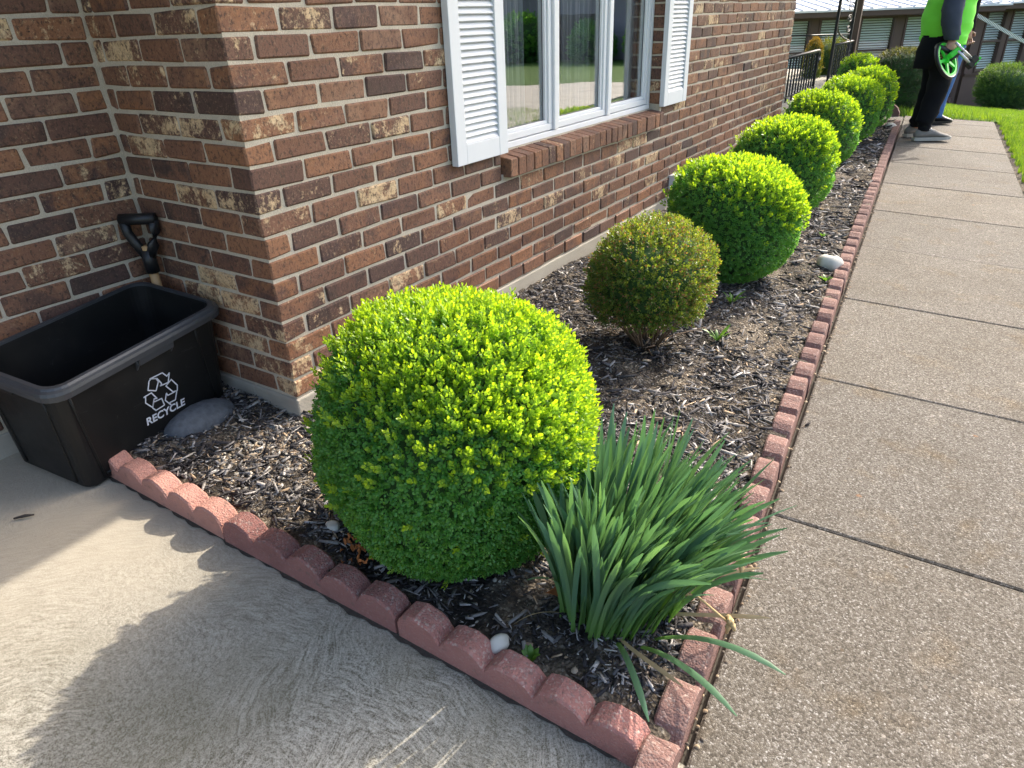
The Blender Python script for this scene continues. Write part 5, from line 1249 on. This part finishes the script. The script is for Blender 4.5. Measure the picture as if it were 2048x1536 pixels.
    for k, (f0, l1) in enumerate(((-0.101, 0.040), (-0.127, 0.045), (-0.155, 0.042), (-0.181, 0.034))):
        finger_chain(hb, P(f0, -0.303, 0.855), [-UPV*1.0-LF*0.25-FW*0.25, -UPV*0.7+LF*0.7-FW*0.2, UPV*0.5+LF*0.8], (l1, l1*0.75, l1*0.6), 0.0115)
    finger_chain(hb, P(-0.087, -0.285, 0.915), [FW*0.5-UPV*0.9, -UPV*0.9+LF*0.5], (0.040, 0.034), 0.013)
    hb.build('hand', SKIN, root, True)
    hb = MB(); palm = [(P(0.13, 0.26, 1.0), FW*0.03, LF*0.026), (P(0.155, 0.255, 0.965), FW*0.04, LF*0.024), (P(0.17, 0.25, 0.93), FW*0.042, LF*0.02)]
    V, F = loft([np.array(c)[None]+np.cos(np.arange(12)*pi/6)[:, None]*a[None]+np.sin(np.arange(12)*pi/6)[:, None]*b[None] for c, a, b in palm]); hb.add(V, F)
    for k in range(4): finger_chain(hb, P(0.20-0.022*k, 0.25, 0.93), [-UPV+FW*0.3, -UPV, -UPV-FW*0.4], (0.036, 0.027, 0.02), 0.0105)
    finger_chain(hb, P(0.205, 0.245, 0.965), [FW*0.7-UPV*0.7, -UPV], (0.035, 0.028), 0.012); hb.build('hand', SKIN, root, True)
    r_ = P(-0.175, -0.12, 0.0); r_[2] = float(gz(r_[0], r_[1])); shoe(r_, FW*1.0-LF*0.06, SHOE, SOLE, root, 0.36)
    l_ = P(-0.155, 0.09, 0.0); l_[2] = float(gz(l_[0], l_[1])); shoe(l_, FW*1.0+LF*0.25, SHOE, SOLE, root, 0.35)
    return P
P1 = person_vest()
def measuring_wheel(P):
    c = P(-0.155, -0.335, 0.775); root = empty('measuring_wheel', c); tag(root, 'green measuring wheel with folded silver handle held in a hand', 'measuring wheel')
    ax = -LF*0.74+FW*0.50+UPV*0.45; ax = ax/np.linalg.norm(ax)            # axle direction, towards the camera
    u = FW*0.70-UPV*0.72; u = u-ax*(u@ax); u /= np.linalg.norm(u); v = np.cross(ax, u); R = 0.178
    def ringt(r, w_, t_, n=40, off=0.0):
        V = []; F = []
        for k in range(n):
            a = 2*pi*k/n; e = u*cos(a)+v*sin(a)
            V += [c+e*(r-w_)+ax*(off-t_), c+e*r+ax*(off-t_), c+e*r+ax*(off+t_), c+e*(r-w_)+ax*(off+t_)]
        for k in range(n):
            for j in range(4): F.append((k*4+j, k*4+(j+1) % 4, ((k+1) % n)*4+(j+1) % 4, ((k+1) % n)*4+j))
        return V, F
    mb = MB(); mb.add(*ringt(R, 0.014, 0.016)); mb.build('tyre', GRIP, root, True)
    mb = MB(); mb.add(*ringt(R-0.0145, 0.026, 0.013)); mb.build('rim', GREENP, root)
    for k in range(5):
        a = 2*pi*k/5+0.4; e = u*cos(a)+v*sin(a); q = np.cross(ax, e); mb = MB(); mb.obox(c+e*(R*0.48), e*R*0.39, q*0.013, ax*0.008); mb.build('spoke', GREENP, root)
    mb = MB(); mb.tube([c-ax*0.02, c+ax*0.028], 0.033, 14); mb.build('hub', GREENP, root)
    b = c+ax*0.03; mb = MB(); mb.obox(b+(FW*0.02+UPV*0.05)+ax*0.018, (FW*0.75+UPV*0.66)*0.062, (FW*0.66-UPV*0.75)*0.026, ax*0.020); mb.build('counter_housing', GREENP, root, bevel=0.006)
    mb = MB(); mb.obox(b+(FW*0.045+UPV*0.022)+ax*0.020, (FW*0.75+UPV*0.66)*0.066, (FW*0.66-UPV*0.75)*0.010, ax*0.021); mb.build('bracket', GRIP, root, bevel=0.003)
    d1 = FW*0.80-UPV*0.60
    for (o_, m_, r) in ((FW*0.02+UPV*0.105, CHROME, 0.012), (FW*0.055+UPV*0.035, CHROME, 0.013)):
        mb = MB(); s_ = b+o_+ax*0.03; mb.tube([s_-d1*0.03, s_+d1*0.20], r, 10); mb.build('handle_tube', m_, root, True)
    e = b+FW*0.02+UPV*0.105+ax*0.03+d1*0.21; mb = MB(); mb.obox(e+d1*0.02, d1*0.034, (FW*0.6+UPV*0.8)*0.026, ax*0.02); mb.obox(e-UPV*0.055-FW*0.005, d1*0.03, (FW*0.6+UPV*0.8)*0.02, ax*0.018); mb.build('clamp', GRIP, root, bevel=0.004)
    mb = MB(); mb.obox(e+d1*0.062+UPV*0.012, d1*0.010, (FW*0.6+UPV*0.8)*0.042, ax*0.012); mb.build('end_clip', GREENP, root, bevel=0.003)
    g = P(-0.155, -0.315, 0.845); mb = MB(); mb.tube([g-FW*0.115+UPV*0.055, g-FW*0.05+UPV*0.03, g+FW*0.06-UPV*0.015, c+ax*0.03+UPV*0.06], [0.026, 0.024, 0.018, 0.015], 10); mb.build('grip', GRIP, root, True)
measuring_wheel(P1)
def person_jeans():
    gx, gy = 1.065, 8.73; g0 = float(gz(gx, gy)); P = frame((gx, gy, g0))
    root = empty('person', (gx, gy, g0)); tag(root, 'person in blue jeans and black jacket standing behind the lime vest', 'person')
    J = [P(0, 0, 0.97), P(0, 0, 1.13), P(0, 0, 1.34), P(0, 0, 1.48), P(0.02, 0, 1.55), P(0.04, 0, 1.68), P(0.05, 0, 1.79),
         P(0, 0.19, 1.43), P(-0.04, 0.25, 1.14), P(0.10, 0.12, 1.16), P(0, -0.19, 1.43), P(0.0, -0.26, 1.18), P(0.05, -0.25, 0.99),
         P(0, 0.10, 0.90), P(0.03, 0.10, 0.50), P(0.0, 0.10, 0.09), P(0, -0.10, 0.90), P(0.02, -0.10, 0.50), P(-0.03, -0.10, 0.09)]
    E_ = [(0,1),(1,2),(2,3),(3,4),(4,5),(5,6),(2,7),(7,8),(8,9),(2,10),(10,11),(11,12),(0,13),(13,14),(14,15),(0,16),(16,17),(17,18)]
    Rr = [0.13, 0.13, 0.13, 0.06, 0.055, 0.092, 0.07, 0.062, 0.042, 0.03, 0.062, 0.042, 0.03, 0.08, 0.055, 0.04, 0.08, 0.055, 0.04]
    skin_body('body', J, E_, Rr, SKIN, root)
    V, F = loft(cloth([(P(0.03, 0, 1.70), FW*0.10, LF*0.088), (P(0.03, 0, 1.76), FW*0.106, LF*0.092), (P(0.035, 0, 1.83), FW*0.083, LF*0.073), (P(0.04, 0, 1.862), FW*0.02, LF*0.02)], 16, 0.001)); mesh('hair', V, F, HAIR, root, True)
    mb = MB()
    for l_, f_ in ((-0.10, 0.0), (0.10, 0.03)):
        rr = resample([(P(0.0, l_*0.85, 0.98), FW*0.15, LF*0.115), (P(0.02, l_, 0.80), FW*0.13, LF*0.10), (P(0.03+f_, l_, 0.60), FW*0.105, LF*0.085), (P(0.02+f_, l_, 0.45), FW*0.095, LF*0.08), (P(-0.01+f_, l_, 0.25), FW*0.09, LF*0.075), (P(-0.02+f_, l_, 0.075), FW*0.092, LF*0.075)])
        V, F = loft(cloth(rr, 20, 0.004, 13)); mb.add(V, F)
    mb.build('jeans', DENIM, root, True)
    vs = resample([(P(0.02, 0, 0.84), FW*0.175, LF*0.20), (P(0.02, 0, 1.0), FW*0.175, LF*0.20), (P(0.02, 0, 1.2), FW*0.17, LF*0.20), (P(0, 0, 1.38), FW*0.16, LF*0.20), (P(0, 0, 1.48), FW*0.11, LF*0.14), (P(0.01, 0, 1.53), FW*0.07, LF*0.075)])
    V, F = loft(cloth(vs, 26, 0.003, 14)); mesh('jacket', V, F, BLACKC, root, True)
    for seq, sd_ in (([(P(0, -0.195, 1.45), .08), (P(0.02, -0.245, 1.32), .085), (P(0.01, -0.262, 1.18), .078), (P(0.03, -0.258, 1.08), .066), (P(0.048, -0.252, 1.0), .052)], 15), ([(P(0, 0.195, 1.45), .08), (P(0.02, 0.235, 1.32), .085), (P(-0.03, 0.25, 1.15), .078), (P(0.04, 0.19, 1.13), .066), (P(0.09, 0.13, 1.155), .052)], 16)):
        V, F = loft(cloth(resample([(c, FW*r, LF*r) for c, r in seq]), 16, 0.004, sd_)); mesh('sleeve', V, F, BLACKC, root, True)
    for (w_, d_) in ((P(0.05, -0.25, 0.985), FW*0.25-UPV*0.95), (P(0.10, 0.115, 1.16), FW*0.75-LF*0.6+UPV*0.1)):
        d_ = d_/np.linalg.norm(d_); s_ = np.cross(d_, LF); hb = MB()
        V, F = loft([(w_+d_*a)[None]+np.cos(np.arange(12)*pi/6)[:, None]*(s_*b)[None]+np.sin(np.arange(12)*pi/6)[:, None]*(LF*c)[None] for a, b, c in ((-0.02, .028, .024), (0.03, .04, .022), (0.07, .043, .020), (0.095, .038, .016))]); hb.add(V, F)
        for k in range(4): finger_chain(hb, w_+d_*0.088+s_*(0.032-0.021*k), [d_-LF*0.3, d_*0.5-LF*0.8, -d_*0.6-LF*0.7], (0.036, 0.028, 0.02), 0.010)
        finger_chain(hb, w_+d_*0.03+s_*0.04, [d_*0.6+s_*0.7, d_], (0.035, 0.028), 0.0115); hb.build('hand', SKIN, root, True)
    for f_, l_ in ((-0.10, -0.10), (-0.06, 0.10)):
        h_ = P(f_, l_, 0); h_[2] = float(gz(h_[0], h_[1])); shoe(h_, FW, BLACKS, BLACKS, root, 0.30, 'shoe', False)
    return P
P2 = person_jeans()
def tape_measure(P):
    c = P(0.13, 0.0, 1.17); root = empty('tape_reel', c); tag(root, 'black tape reel with striped white tape held beside the lime vest', 'tape reel')
    mb = MB(); a = LF
    mb.tube([c-a*0.03, c+a*0.03], 0.062, 20); mb.build('case', GRIP, root, True, bevel=0.004)
    t = NT('striped_tape'); wv = t.math('SINE', t.math('MULTIPLY', t.attr('run', 'Fac'), 330.0)); col = t.mix(t.math('GREATER_THAN', wv, -0.1), (0.10, 0.12, 0.11), (0.66, 0.70, 0.66)); TP = t.fin(col, 0.6)
    V = []; F = []; run = []
    pts = [c+np.array((0.0, 0, 0.30)), c+FW*0.02+UPV*0.10, c+FW*0.06-UPV*0.01]; q = pts[-1]
    e = q+FW*2.2-UPV*0.95
    pts = [pts[0]*(1-t_)+pts[1]*t_ for t_ in np.linspace(0, 1, 6)[:-1]]+[pts[1]*(1-t_)+q*t_ for t_ in np.linspace(0, 1, 5)[:-1]]+[q*(1-t_)+e*t_-UPV*0.10*t_*(1-t_) for t_ in np.linspace(0, 1, 40)]
    s_ = 0
    for i, p in enumerate(pts):
        if i: s_ += np.linalg.norm(p-pts[i-1])
        d = pts[min(i+1, len(pts)-1)]-pts[max(i-1, 0)]; d /= np.linalg.norm(d); n_ = np.cross(d, LF); n_ /= np.linalg.norm(n_)
        V += [p-n_*0.018, p+n_*0.018]; run += [s_, s_]
    F = [(2*i, 2*i+2, 2*i+3, 2*i+1) for i in range(len(pts)-1)]
    o = mesh('tape', V, F, TP, root, attrs={'run': run}); md = o.modifiers.new('thick', 'SOLIDIFY'); md.thickness = 0.002
tape_measure(P2)
